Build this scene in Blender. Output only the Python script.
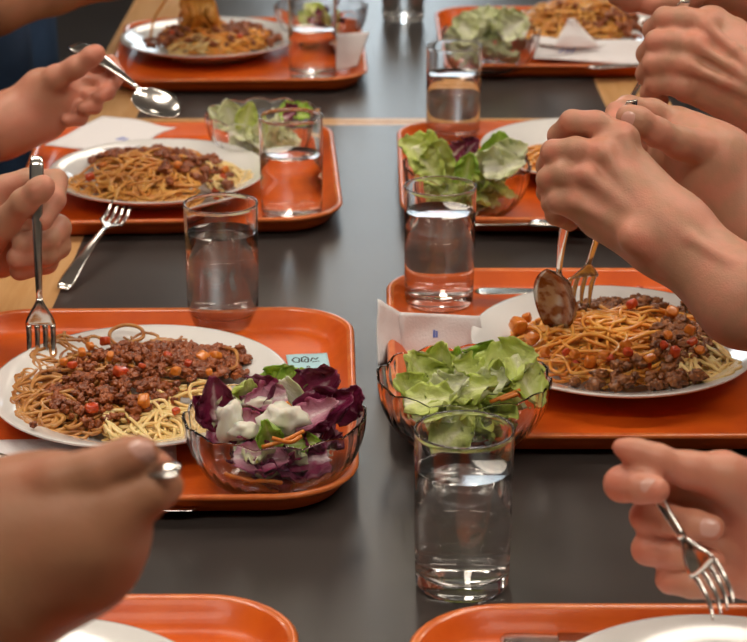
import bpy, math, random
import numpy as np
from mathutils import Vector, Matrix, noise

for o in list(bpy.data.objects):
    bpy.data.objects.remove(o, do_unlink=True)
SC = bpy.context.scene
COL = SC.collection

# ------------------------------------------------------------------ camera
F_PX, PITCH, CAM_H, CX, CY = 2090.0, math.radians(19.5), 0.623, 373.5, 321.0
cam_d = bpy.data.cameras.new('camera')
cam = bpy.data.objects.new('camera', cam_d)
COL.objects.link(cam)
cam.location = (0, 0, CAM_H)
cam.rotation_euler = (math.radians(90) - PITCH, 0, 0)
cam_d.sensor_width = 36.0
cam_d.lens = F_PX / 747.0 * 36.0
cam_d.dof.use_dof = True
cam_d.dof.focus_distance = 1.56
cam_d.dof.aperture_fstop = 14.0
cam_d.clip_start = 0.02
SC.camera = cam

# ------------------------------------------------------------------ world, lights, exposure
SC.view_settings.view_transform = 'Standard'
SC.view_settings.look = 'None'
SC.view_settings.gamma = 1.0
SC.view_settings.use_curve_mapping = False
SC.view_settings.exposure = -0.22
SC.cycles.max_bounces = 24
SC.cycles.transmission_bounces = 24
SC.cycles.glossy_bounces = 8
SC.cycles.sample_clamp_indirect = 6.0

world = bpy.data.worlds.new('world')
SC.world = world
world.use_nodes = True
bg = world.node_tree.nodes['Background']
bg.inputs[0].default_value = (0.75, 0.87, 1.0, 1)
bg.inputs[1].default_value = 1.0


def area(name, loc, rot, sx, sy, power, color):
    d = bpy.data.lights.new(name, 'AREA')
    d.shape = 'RECTANGLE'
    d.size, d.size_y, d.energy, d.color = sx, sy, power, color
    o = bpy.data.objects.new(name, d)
    COL.objects.link(o)
    o.location = loc
    o.rotation_euler = rot
    return o


WARM = (1.0, 0.89, 0.76)
LAMPS = [(-0.85, 0.2), (0.85, 0.2), (-0.85, 2.0), (0.85, 2.0), (-2.2, 3.6), (2.2, 3.6)]
for lx, ly in LAMPS:
    area('ceiling_lamp_light', (lx, ly, 1.86), (0, 0, 0), 1.1, 0.28, 12.0, WARM)
    area('added_ceiling_fill', (lx, ly, 2.02), (math.pi, 0, 0), 1.1, 0.28, 6.5, WARM)  # upward fill added to brighten the ceiling and soften the ambient light
area('added_sheen_light', (-0.05, 5.9, 2.06), (0, 0, 0), 0.34, 3.2, 1.7, (0.95, 1.0, 0.90))  # added light that lays the pale sheen along the table centre
# daylight through the window in the far wall
area('window_daylight', (0.03, 7.9, 1.2), (math.radians(-90), 0, 0), 0.72, 1.7, 5.0, (0.80, 0.93, 1.0))


# ------------------------------------------------------------------ helpers
def cam_pt(px, py, zc):
    """World point that lies zc metres along the lens axis at the given picture position."""
    u, v = (px - CX) / F_PX, (py - CY) / F_PX
    s, c = math.sin(PITCH), math.cos(PITCH)
    return Vector((u * zc, zc * (c - v * s), CAM_H - zc * (s + v * c)))


def at_z(px, py, z=0.0):
    v = (py - CY) / F_PX
    t = (CAM_H - z) / (math.sin(PITCH) + v * math.cos(PITCH))
    return cam_pt(px, py, t)


def at_y(px, py, Y):
    v = (py - CY) / F_PX
    return cam_pt(px, py, Y / (math.cos(PITCH) - v * math.sin(PITCH)))


def mesh_obj(name, verts, faces, mat=None, parent=None, smooth=True, mats=None, fmat=None):
    me = bpy.data.meshes.new(name)
    if isinstance(verts, np.ndarray):
        verts = verts.tolist()
    if isinstance(faces, np.ndarray):
        faces = faces.tolist()
    me.from_pydata(verts, [], faces)
    me.validate()
    if mats:
        for m in mats:
            me.materials.append(m)
    elif mat:
        me.materials.append(mat)
    if fmat is not None:
        me.polygons.foreach_set('material_index', fmat)
    if smooth:
        me.polygons.foreach_set('use_smooth', [True] * len(me.polygons))
    me.update()
    o = bpy.data.objects.new(name, me)
    COL.objects.link(o)
    if parent is not None:
        o.parent = parent
        o.matrix_parent_inverse = Matrix.Translation(-Vector(parent.location)) if parent.get('_keep') else Matrix()
    return o


def thing(name, label, cat, loc=(0, 0, 0), group=None, rotz=0.0):
    o = bpy.data.objects.new(name, None)
    COL.objects.link(o)
    o.empty_display_size = 0.02
    o.location = loc
    o.rotation_euler = (0, 0, rotz)
    return tag(o, label, cat, group)


def tag(o, label, cat, group=None, kind=None):
    o['label'] = label
    o['category'] = cat
    if group:
        o['group'] = group
    if kind:
        o['kind'] = kind
    return o


def structure(o):
    o['kind'] = 'structure'
    return o


class MB:
    """collects quads into one mesh"""

    def __init__(self):
        self.v, self.f, self.m = [], [], []

    def add(self, v, f, mi=0):
        n = len(self.v)
        self.v += [tuple(p) for p in v]
        self.f += [tuple(i + n for i in q) for q in f]
        self.m += [mi] * len(f)

    def box(self, x0, x1, y0, y1, z0, z1, mi=0):
        v = [(x, y, z) for z in (z0, z1) for y in (y0, y1) for x in (x0, x1)]
        self.add(v, [(0, 2, 3, 1), (4, 5, 7, 6), (0, 1, 5, 4), (2, 6, 7, 3), (0, 4, 6, 2), (1, 3, 7, 5)], mi)

    def build(self, name, mat=None, parent=None, smooth=False, mats=None):
        return mesh_obj(name, self.v, self.f, mat, parent, smooth, mats, self.m if mats else None)


def bevel(o, w, seg=2):
    m = o.modifiers.new('bevel', 'BEVEL')
    m.width, m.segments = w, seg
    m.limit_method = 'ANGLE'
    return o


def lathe(profile, n=64, wave=None, sx=1.0, sy=1.0, closed=True):
    """profile: list of (r, z); closed=True joins last to first; wave(r,z,ang)->(r,z)"""
    v, f = [], []
    k = len(profile)
    for i in range(n):
        a = 2 * math.pi * i / n
        for (r, z) in profile:
            if wave:
                r, z = wave(r, z, a)
            v.append((r * math.cos(a) * sx, r * math.sin(a) * sy, z))
    for i in range(n):
        j = (i + 1) % n
        for q in range(k if closed else k - 1):
            w = (q + 1) % k
            f.append((i * k + q, j * k + q, j * k + w, i * k + w))
    return v, f


def tube_arrays(path, r, sides=6):
    """numpy tube along a path (n,3); r scalar or array"""
    path = np.asarray(path, dtype=float)
    n = len(path)
    t = np.gradient(path, axis=0)
    t /= np.linalg.norm(t, axis=1)[:, None] + 1e-9
    up = np.array([0.0, 0.0, 1.0])
    a = np.cross(t, up)
    ln = np.linalg.norm(a, axis=1)
    a[ln < 1e-3] = np.array([1.0, 0, 0])
    a /= np.linalg.norm(a, axis=1)[:, None]
    b = np.cross(t, a)
    ang = np.linspace(0, 2 * np.pi, sides, endpoint=False)
    rr = (np.ones(n) * r)[:, None, None]
    v = path[:, None, :] + rr * (np.cos(ang)[None, :, None] * a[:, None, :] + np.sin(ang)[None, :, None] * b[:, None, :])
    v = v.reshape(-1, 3)
    f = []
    for i in range(n - 1):
        for s in range(sides):
            s2 = (s + 1) % sides
            f.append((i * sides + s, i * sides + s2, (i + 1) * sides + s2, (i + 1) * sides + s))
    f.append(tuple(range(sides - 1, -1, -1)))
    f.append(tuple((n - 1) * sides + s for s in range(sides)))
    return v.tolist(), f


def smooth_path(pts, n=24):
    """Catmull-Rom through points"""
    P = np.array([list(p) for p in pts], dtype=float)
    P = np.vstack([2 * P[0] - P[1], P, 2 * P[-1] - P[-2]])
    out = []
    m = len(P) - 3
    for k in range(n):
        u = k / (n - 1) * m
        i = min(int(u), m - 1)
        t = u - i
        p0, p1, p2, p3 = P[i], P[i + 1], P[i + 2], P[i + 3]
        out.append(0.5 * ((2 * p1) + (-p0 + p2) * t + (2 * p0 - 5 * p1 + 4 * p2 - p3) * t * t + (-p0 + 3 * p1 - 3 * p2 + p3) * t ** 3))
    return np.array(out)


# ------------------------------------------------------------------ materials
def new_mat(name):
    m = bpy.data.materials.new(name)
    m.use_nodes = True
    nt = m.node_tree
    return m, nt, nt.nodes['Principled BSDF']


def pbr(name, color, rough=0.5, metal=0.0, noise_amt=0.0, noise_scale=20.0, bump=0.0, bump_scale=100.0, color2=None,
        sss=0.0, trans=0.0, ior=1.45, coat=0.0, spec=0.5, detail=4.0, ramp=(0.35, 0.65), stretch=None):
    m, nt, b = new_mat(name)
    b.inputs['Base Color'].default_value = (*color, 1)
    b.inputs['Roughness'].default_value = rough
    b.inputs['Metallic'].default_value = metal
    b.inputs['IOR'].default_value = ior
    b.inputs['Transmission Weight'].default_value = trans
    b.inputs['Coat Weight'].default_value = coat
    b.inputs['Coat Roughness'].default_value = 0.08
    b.inputs['Specular IOR Level'].default_value = spec
    if sss:
        b.inputs['Subsurface Weight'].default_value = sss
        b.inputs['Subsurface Radius'].default_value = (1.0, 0.35, 0.2)
        b.inputs['Subsurface Scale'].default_value = 0.006
    tc = nt.nodes.new('ShaderNodeTexCoord')
    src = tc.outputs['Object']
    if stretch:
        mp = nt.nodes.new('ShaderNodeMapping')
        mp.inputs['Scale'].default_value = stretch
        nt.links.new(src, mp.inputs['Vector'])
        src = mp.outputs['Vector']
    if color2 is not None:
        nz = nt.nodes.new('ShaderNodeTexNoise')
        nz.inputs['Scale'].default_value = noise_scale
        nz.inputs['Detail'].default_value = detail
        nt.links.new(src, nz.inputs['Vector'])
        rp = nt.nodes.new('ShaderNodeValToRGB')
        rp.color_ramp.elements[0].position = ramp[0]
        rp.color_ramp.elements[1].position = ramp[1]
        rp.color_ramp.elements[0].color = (*color, 1)
        rp.color_ramp.elements[1].color = (*color2, 1)
        nt.links.new(nz.outputs['Fac'], rp.inputs['Fac'])
        nt.links.new(rp.outputs['Color'], b.inputs['Base Color'])
    if bump:
        nb = nt.nodes.new('ShaderNodeTexNoise')
        nb.inputs['Scale'].default_value = bump_scale
        nb.inputs['Detail'].default_value = 3.0
        nt.links.new(src, nb.inputs['Vector'])
        bp = nt.nodes.new('ShaderNodeBump')
        bp.inputs['Strength'].default_value = bump
        bp.inputs['Distance'].default_value = 0.001
        nt.links.new(nb.outputs['Fac'], bp.inputs['Height'])
        nt.links.new(bp.outputs['Normal'], b.inputs['Normal'])
    return m


M = {}
M['laminate'] = pbr('dark_laminate', (0.040, 0.034, 0.032), 0.30, color2=(0.052, 0.045, 0.042), noise_scale=6, bump=0.12, bump_scale=900, spec=0.27)
M['beech'] = pbr('beech_wood', (0.52, 0.27, 0.10), 0.35, color2=(0.62, 0.36, 0.16), noise_scale=14, stretch=(6, 0.5, 6), spec=0.25)
M['tray'] = pbr('orange_tray', (0.60, 0.085, 0.006), 0.36, color2=(0.70, 0.120, 0.008), noise_scale=30, coat=0.08, bump=0.12, bump_scale=260, spec=0.38)
M['tray_edge'] = pbr('tray_edge', (0.74, 0.20, 0.045), 0.3, color2=(0.62, 0.12, 0.02), noise_scale=60, coat=0.4)
M['china'] = pbr('white_china', (0.78, 0.77, 0.76), 0.12, coat=0.6)
M['glass'] = pbr('clear_glass', (1, 1, 1), 0.0, trans=1.0, ior=1.47)
M['bowl_glass'] = pbr('pressed_glass', (0.97, 0.96, 0.97), 0.03, trans=1.0, ior=1.40, bump=0.15, bump_scale=120)
M['water'] = pbr('water', (1, 1, 1), 0.0, trans=1.0, ior=1.33)
M['steel'] = pbr('cutlery_steel', (0.72, 0.70, 0.67), 0.17, metal=1.0, bump=0.1, bump_scale=60)
M['steel_sauced'] = pbr('steel_with_sauce', (0.42, 0.39, 0.35), 0.22, color2=(0.22, 0.09, 0.03), noise_scale=90, ramp=(0.48, 0.60), spec=0.6)
M['steel_sauced'].node_tree.nodes['Principled BSDF'].inputs['Metallic'].default_value = 0.85
M['paper'] = pbr('napkin_paper', (0.80, 0.78, 0.80), 0.9, bump=0.4, bump_scale=500)
M['print'] = pbr('blue_print', (0.16, 0.22, 0.60), 0.8)
M['card'] = pbr('pale_blue_card', (0.42, 0.68, 0.76), 0.6)
M['ink'] = pbr('black_ink', (0.03, 0.03, 0.04), 0.7)
M['pasta_sauced'] = pbr('sauced_spaghetti', (0.62, 0.22, 0.035), 0.33, color2=(0.80, 0.42, 0.10), noise_scale=45, sss=0.15, coat=0.4)
M['pasta_orange'] = pbr('orange_spaghetti', (0.74, 0.25, 0.025), 0.33, color2=(0.84, 0.42, 0.08), noise_scale=50, sss=0.15, coat=0.4)
M['pasta_brown'] = pbr('brown_sauced_spaghetti', (0.34, 0.11, 0.02), 0.3, color2=(0.60, 0.29, 0.075), noise_scale=60, sss=0.1, coat=0.4)
M['pasta_pale'] = pbr('pale_spaghetti', (0.82, 0.54, 0.20), 0.35, color2=(0.87, 0.66, 0.32), noise_scale=50, sss=0.2, coat=0.3)
M['mince'] = pbr('minced_meat', (0.12, 0.026, 0.009), 0.36, color2=(0.42, 0.105, 0.02), noise_scale=150, coat=0.3, bump=0.8, bump_scale=500, ramp=(0.3, 0.72))
M['mince_dark'] = pbr('dark_minced_meat', (0.12, 0.036, 0.012), 0.4, color2=(0.38, 0.13, 0.03), noise_scale=200, coat=0.3, bump=0.8, bump_scale=450)
M['tomato'] = pbr('tomato_cube', (0.48, 0.035, 0.008), 0.3, color2=(0.62, 0.09, 0.015), noise_scale=160, coat=0.5, sss=0.1)
M['carrot'] = pbr('carrot_cube', (0.62, 0.16, 0.012), 0.32, color2=(0.74, 0.24, 0.025), noise_scale=160, coat=0.4, sss=0.1)
M['dressing'] = pbr('white_dressing', (0.80, 0.77, 0.70), 0.35, sss=0.2, color2=(0.74, 0.72, 0.60), noise_scale=70)
M['skin'] = pbr('skin', (0.50, 0.26, 0.165), 0.48, color2=(0.60, 0.265, 0.18), noise_scale=48, ramp=(0.4, 0.62), sss=0.22, bump=0.22, bump_scale=260, detail=2)
M['skin_dark'] = pbr('dark_skin', (0.36, 0.17, 0.09), 0.5, color2=(0.42, 0.18, 0.10), noise_scale=22, sss=0.2, bump=0.2, bump_scale=260, detail=2)  # dark tone holds the foreground hand's shading in the skin colour
M['skin_pale'] = pbr('pale_skin', (0.66, 0.36, 0.25), 0.45, color2=(0.74, 0.35, 0.26), noise_scale=25, sss=0.25, bump=0.22, bump_scale=260, detail=2)
M['skin_pink'] = pbr('pinkish_skin', (0.58, 0.27, 0.175), 0.42, color2=(0.64, 0.25, 0.17), noise_scale=25, sss=0.25, bump=0.22, bump_scale=260, detail=2)
for k_ in ('skin', 'skin_dark', 'skin_pale', 'skin_pink'):
    nt = M[k_].node_tree; b = nt.nodes['Principled BSDF']
    src = b.inputs['Base Color'].links[0].from_socket
    an = nt.nodes.new('ShaderNodeAttribute'); an.attribute_name = 'flush'
    mx = nt.nodes.new('ShaderNodeMix'); mx.data_type = 'RGBA'
    ml = nt.nodes.new('ShaderNodeMath'); ml.operation = 'MULTIPLY'; ml.inputs[1].default_value = 0.42
    nt.links.new(an.outputs['Fac'], ml.inputs[0]); nt.links.new(ml.outputs[0], mx.inputs[0])
    nt.links.new(src, mx.inputs[6]); mx.inputs[7].default_value = (0.70, 0.20, 0.13, 1) if k_ != 'skin_dark' else (0.55, 0.16, 0.10, 1)
    nt.links.new(mx.outputs[2], b.inputs['Base Color'])
    # fine lines of the skin
    vo = nt.nodes.new('ShaderNodeTexVoronoi'); vo.feature = 'DISTANCE_TO_EDGE'; vo.inputs['Scale'].default_value = 420
    tcn = nt.nodes.new('ShaderNodeTexCoord'); nt.links.new(tcn.outputs['Object'], vo.inputs['Vector'])
    bp = [n for n in nt.nodes if n.type == 'BUMP'][0]
    b2 = nt.nodes.new('ShaderNodeBump'); b2.inputs['Strength'].default_value = 0.25; b2.inputs['Distance'].default_value = 0.0006
    nt.links.new(vo.outputs['Distance'], b2.inputs['Height']); nt.links.new(bp.outputs['Normal'], b2.inputs['Normal']); nt.links.new(b2.outputs['Normal'], b.inputs['Normal'])
M['nail'] = pbr('fingernail', (0.72, 0.40, 0.33), 0.25, coat=0.5)
M['navy'] = pbr('navy_knit', (0.018, 0.028, 0.06), 0.9, color2=(0.028, 0.042, 0.085), noise_scale=12, bump=0.5, bump_scale=300)
M['black_cloth'] = pbr('black_cloth', (0.015, 0.014, 0.016), 0.9, bump=0.5, bump_scale=300)
M['denim'] = pbr('blue_denim', (0.035, 0.075, 0.16), 0.9, color2=(0.02, 0.05, 0.11), noise_scale=18, bump=0.5, bump_scale=400)
M['wall'] = pbr('painted_wall', (0.62, 0.58, 0.52), 0.8, bump=0.2, bump_scale=60)
M['ceiling'] = pbr('white_ceiling', (0.82, 0.81, 0.78), 0.9)
M['floor'] = pbr('brown_floor', (0.028, 0.022, 0.022), 0.6, color2=(0.040, 0.032, 0.030), noise_scale=3)
M['frame'] = pbr('window_frame_paint', (0.55, 0.55, 0.54), 0.4)
M['dark_steel'] = pbr('table_leg_steel', (0.10, 0.10, 0.10), 0.35, metal=0.9)


def emit(name, color, s):
    m, nt, b = new_mat(name)
    b.inputs['Base Color'].default_value = (*color, 1)
    b.inputs['Emission Color'].default_value = (*color, 1)
    b.inputs['Emission Strength'].default_value = s
    return m


M['diffuser'] = emit('lamp_diffuser', (1.0, 0.86, 0.70), 6.0)
M['sky'] = emit('overcast_sky', (0.80, 0.92, 1.0), 3.0)
M['far_wall'] = pbr('far_wall_paint', (0.25, 0.23, 0.20), 0.8)


def leaf_mat(name, edge, mid, rib, sss=0.25):
    """colour runs from the pale rib (UV x = 0.5) to the blade"""
    m, nt, b = new_mat(name)
    uv = nt.nodes.new('ShaderNodeUVMap')
    sep = nt.nodes.new('ShaderNodeSeparateXYZ')
    nt.links.new(uv.outputs['UV'], sep.inputs[0])
    s1 = nt.nodes.new('ShaderNodeMath'); s1.operation = 'SUBTRACT'; s1.inputs[1].default_value = 0.5
    nt.links.new(sep.outputs['X'], s1.inputs[0])
    s2 = nt.nodes.new('ShaderNodeMath'); s2.operation = 'ABSOLUTE'
    nt.links.new(s1.outputs[0], s2.inputs[0])
    s3 = nt.nodes.new('ShaderNodeMath'); s3.operation = 'MULTIPLY_ADD'; s3.inputs[1].default_value = 1.5
    nt.links.new(s2.outputs[0], s3.inputs[0])
    s4 = nt.nodes.new('ShaderNodeMath'); s4.operation = 'MULTIPLY'; s4.inputs[1].default_value = 0.38
    nt.links.new(sep.outputs['Y'], s4.inputs[0])
    nt.links.new(s4.outputs[0], s3.inputs[2])
    nz = nt.nodes.new('ShaderNodeTexNoise'); nz.inputs['Scale'].default_value = 5.0; nz.inputs['Detail'].default_value = 5
    nt.links.new(uv.outputs['UV'], nz.inputs['Vector'])
    s5 = nt.nodes.new('ShaderNodeMath'); s5.operation = 'MULTIPLY_ADD'; s5.inputs[1].default_value = 0.5; s5.inputs[2].default_value = -0.25
    nt.links.new(nz.outputs['Fac'], s5.inputs[0])
    s6 = nt.nodes.new('ShaderNodeMath'); s6.operation = 'ADD'
    nt.links.new(s3.outputs[0], s6.inputs[0]); nt.links.new(s5.outputs[0], s6.inputs[1])
    rp = nt.nodes.new('ShaderNodeValToRGB')
    rp.color_ramp.elements[0].position = 0.06; rp.color_ramp.elements[0].color = (*rib, 1)
    rp.color_ramp.elements[1].position = 0.9; rp.color_ramp.elements[1].color = (*edge, 1)
    e = rp.color_ramp.elements.new(0.32); e.color = (*mid, 1)
    nt.links.new(s6.outputs[0], rp.inputs['Fac'])
    nt.links.new(rp.outputs['Color'], b.inputs['Base Color'])
    b.inputs['Roughness'].default_value = 0.32
    b.inputs['Subsurface Weight'].default_value = sss
    b.inputs['Subsurface Radius'].default_value = (0.8, 0.8, 0.3)
    b.inputs['Subsurface Scale'].default_value = 0.004
    vz = nt.nodes.new('ShaderNodeTexNoise'); vz.inputs['Scale'].default_value = 14.0
    nt.links.new(uv.outputs['UV'], vz.inputs['Vector'])
    bp = nt.nodes.new('ShaderNodeBump'); bp.inputs['Strength'].default_value = 0.5; bp.inputs['Distance'].default_value = 0.002
    nt.links.new(vz.outputs['Fac'], bp.inputs['Height']); nt.links.new(bp.outputs['Normal'], b.inputs['Normal'])
    return m


M['lettuce'] = leaf_mat('lettuce', (0.50, 0.62, 0.12), (0.68, 0.75, 0.30), (0.84, 0.85, 0.60))
M['lettuce_green'] = leaf_mat('green_lettuce', (0.26, 0.50, 0.04), (0.46, 0.64, 0.12), (0.74, 0.80, 0.42))
M['iceberg'] = leaf_mat('iceberg', (0.68, 0.74, 0.42), (0.80, 0.82, 0.60), (0.86, 0.86, 0.74))
M['radicchio'] = leaf_mat('radicchio', (0.12, 0.008, 0.04), (0.26, 0.02, 0.085), (0.84, 0.68, 0.72), 0.1)
M['radicchio_pale'] = leaf_mat('pale_radicchio', (0.30, 0.03, 0.11), (0.62, 0.34, 0.42), (0.86, 0.76, 0.76), 0.15)

# ------------------------------------------------------------------ room shell
TZ = -0.75
mb = MB(); mb.box(-4, 4, -3, 8, TZ - 0.1, TZ); structure(mb.build('floor', M['floor']))
mb = MB(); mb.box(-4, 4, -3, 8, 2.2, 2.3); structure(mb.build('ceiling', M['ceiling']))
mb = MB(); mb.box(-4.1, -4, -3, 8, TZ, 2.2); structure(mb.build('wall_left', M['wall']))
mb = MB(); mb.box(4, 4.1, -3, 8, TZ, 2.2); structure(mb.build('wall_right', M['wall']))
mb = MB(); mb.box(-4, 4, -3.1, -3, TZ, 2.2); structure(mb.build('wall_near', M['wall']))
mb = MB()
WX0, WX1, WZ0, WZ1 = -0.36, 0.42, 0.30, 2.05
mb.box(-4, WX0, 8, 8.15, TZ, 2.2); mb.box(WX1, 4, 8, 8.15, TZ, 2.2)
mb.box(WX0, WX1, 8, 8.15, TZ, WZ0); mb.box(WX0, WX1, 8, 8.15, WZ1, 2.2)
structure(mb.build('wall_far', M['far_wall']))
win = bpy.data.objects.new('window_1', None); COL.objects.link(win); win.location = (0, 0, 0); structure(win)
mb = MB()
for x in (WX0, WX1 - 0.05):
    mb.box(x, x + 0.05, 8.02, 8.08, WZ0, WZ1)
mb.box(WX0, WX1, 8.02, 8.08, WZ0, WZ0 + 0.05); mb.box(WX0, WX1, 8.02, 8.08, WZ1 - 0.05, WZ1)
mb.build('window_frame', M['frame'], win)
mb = MB(); mb.box(WX0, WX1, 8.045, 8.05, WZ0, WZ1); mb.build('window_pane', M['glass'], win)
mb = MB(); mb.box(-2.5, 2.8, 8.6, 8.61, -0.6, 2.6); structure(mb.build('sky_panel_1', M['sky']))  # glowing panel added outside the window to serve as its sky
for lx, ly in LAMPS:
    t = thing('ceiling_lamp', 'long rectangular ceiling lamp with white housing above the dining tables', 'lamp', (lx, ly, 2.0), 'ceiling lamps')
    mb = MB(); mb.box(-0.6, 0.6, -0.17, 0.17, -0.10, 0.0); mb.build('housing', M['frame'], t)
    mb = MB(); mb.box(-0.56, 0.56, -0.14, 0.14, -0.112, -0.10); mb.build('diffuser', M['diffuser'], t)
    for q in (-0.5, 0.5):
        mb = MB(); mb.box(q - 0.004, q + 0.004, -0.004, 0.004, 0.0, 0.2)
        mb.build('suspension_rod', M['dark_steel'], t)
t = thing('ceiling_lamp', 'added narrow cool ceiling lamp beyond the far table, there for the tabletop sheen', 'lamp', (-0.05, 5.9, 2.2))  # fixture added around the light that makes the tabletop sheen
mb = MB(); mb.box(-0.2, 0.2, -1.65, 1.65, -0.10, 0.0); mb.build('housing', M['frame'], t)
mb = MB(); mb.box(-0.17, 0.17, -1.6, 1.6, -0.112, -0.10); mb.build('diffuser', M['diffuser'], t)

# ------------------------------------------------------------------ tables
HW, HI = 0.376, 0.292


def make_table(y0, y1, label):
    t = thing('dining_table', label, 'table', (0, (y0 + y1) / 2, TZ))
    h = -TZ
    L = (y1 - y0) / 2
    mb = MB()
    e = 0.016
    mb.box(-HI, HI, -L + e, L - e, h - 0.028, h)
    mb.build('tabletop', M['laminate'], t)
    mb = MB()
    mb.box(-HW, -HI, -L, L, h - 0.03, h); mb.box(HI, HW, -L, L, h - 0.03, h)
    mb.box(-HI, HI, -L, -L + e, h - 0.03, h); mb.box(-HI, HI, L - e, L, h - 0.03, h)
    mb.build('wooden_border', M['beech'], t)
    for sx in (-1, 1):
        for sy in (-1, 1):
            mb = MB(); mb.box(sx * 0.30 - 0.02, sx * 0.30 + 0.02, sy * (L - 0.1) - 0.02, sy * (L - 0.1) + 0.02, 0, h - 0.03)
            bevel(mb.build('leg', M['dark_steel'], t), 0.004)


make_table(0.72, 2.488, 'nearer dark grey dining table with orange trays and wooden border')
make_table(2.490, 4.25, 'farther dark grey dining table beyond the pale wooden seam')


# ------------------------------------------------------------------ trays
def rr_outline(hx, hy, r, n=10):
    pts = []
    for cx_, cy_, a0 in ((hx - r, hy - r, 0), (-hx + r, hy - r, 90), (-hx + r, -hy + r, 180), (hx - r, -hy + r, 270)):
        for i in range(n + 1):
            a = math.radians(a0 + 90 * i / n)
            pts.append((cx_ + r * math.cos(a), cy_ + r * math.sin(a)))
    return pts


TW, TD = 0.34, 0.405


def make_tray():
    root = thing('serving_tray', 'x', 'tray')
    # rings: inset from outer edge, z
    ups = [(0.030, 0.0045), (0.022, 0.0050), (0.016, 0.0085), (0.011, 0.0150), (0.0065, 0.0195)]
    rim = [(0.0065, 0.0195), (0.004, 0.0212), (0.0015, 0.0210), (0.0, 0.0195), (0.0012, 0.0175)]
    dn = [(0.0012, 0.0175), (0.005, 0.0155), (0.009, 0.010), (0.014, 0.004), (0.021, 0.0006), (0.028, 0.0)]

    def rings(lst, cap_first, cap_last):
        v, f = [], []
        n = 0
        for (ins, z) in lst:
            ol = rr_outline(TW / 2 - ins, TD / 2 - ins, 0.062 - ins)
            n = len(ol)
            v += [(x, y, z) for x, y in ol]
        for k in range(len(lst) - 1):
            for i in range(n):
                j = (i + 1) % n
                f.append((k * n + i, (k + 1) * n + i, (k + 1) * n + j, k * n + j))
        if cap_first:
            f.append(tuple(range(n)))
        if cap_last:
            f.append(tuple((len(lst) - 1) * n + i for i in range(n - 1, -1, -1)))
        return v, f
    mb = MB()
    mb.add(*rings(ups, True, False)); mb.add(*rings(dn, False, True))
    mb.build('tray_body', M['tray'], root, smooth=True)
    mb = MB(); mb.add(*rings(rim, False, False))
    mb.build('tray_rim', M['tray_edge'], root, smooth=True)
    return root


def copy_tree(o, parent=None):
    c = o.copy(); COL.objects.link(c)
    c.parent = parent
    for ch in [x for x in bpy.data.objects if x.parent == o]:
        copy_tree(ch, c)
    return c


TRAYS = [
    # name key, x of inner edge, y back, rot, label, side
    ('L', -0.0135, 1.7350, 1.2, 'orange tray with the meat sauce plate and the purple radicchio salad', -1),
    ('R', 0.0115, 1.8480, 0.0, 'orange tray in the right middle holding green salad bowl and standing napkin', 1),
    ('BL', -0.0390, 2.4050, 3.0, 'orange tray at left under the spoon, just before the table seam', -1),
    ('BR', 0.0270, 2.4120, 0.0, 'orange tray at right with salad bowl, knife at front edge, near the seam', 1),
    ('TL', -0.0120, 3.0300, 2.0, 'orange tray at top left where spaghetti is being lifted', -1),
    ('TR', 0.0900, 3.1150, 0.0, 'orange tray at top right with pale lettuce and napkin', 1),
    ('FL', -0.0450, 1.1850, 0.0, 'orange tray corner at the bottom left under the foreground hand', -1),
    ('FR', 0.0200, 1.1720, 0.0, 'orange tray corner at the bottom right in front of the water glass', 1),
]
proto = make_tray()
first = True
for key, xi, yb, rot, lab, sd in TRAYS:
    o = proto if first else copy_tree(proto)
    first = False
    o.location = (xi + sd * TW / 2, yb - TD / 2, 0.0006)
    o.rotation_euler = (0, 0, math.radians(rot))
    o['label'] = lab
    o['group'] = 'orange serving trays'


# ------------------------------------------------------------------ glasses
GH = 0.110


def glass_profile():
    ro, ri = 0.0318, 0.0300
    return [(0.0001, 0.0020), (0.018, 0.0016), (0.026, 0.0002), (0.0295, 0.0006), (0.0308, 0.0035), (0.0312, 0.012), (ro, 0.05),
            (0.0323, GH - 0.0040)] + [(0.03165 + 0.00105 * math.cos(a_), GH - 0.00105 + 0.00105 * math.sin(a_)) for a_ in [math.radians(-25 + 23 * i_) for i_ in range(11)]] + [(0.0306, GH - 0.0040),
            (ri + 0.0002, 0.05), (0.0294, 0.016), (0.0285, 0.0122), (0.026, 0.0104), (0.018, 0.0094), (0.0001, 0.0090)]


def water_profile(level):
    def rin(z):
        return 0.0294 + (z - 0.016) / (0.05 - 0.016) * 0.0008 if z < 0.05 else 0.0302 + (z - 0.05) / (GH - 0.052) * 0.0006
    e = 0.00025
    return [(0.0001, 0.0090 - e), (0.018, 0.0094 - e), (0.026 + e, 0.0104 - e), (0.0285 + e, 0.0120), (0.0294 + e, 0.016),
            (rin(0.05) + e, 0.05), (rin(level) + e, level + 0.0006), (rin(level) - 0.0014, level), (0.0001, level)]


def lathe_axis(profile, n, **k):
    """profile runs from axis to axis: leave it open, the tiny ends are capped"""
    v, f = lathe(profile, n, closed=False, **k)
    kk = len(profile)
    f.append(tuple(i * kk for i in range(n - 1, -1, -1)))
    f.append(tuple(i * kk + kk - 1 for i in range(n)))
    return v, f


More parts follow.
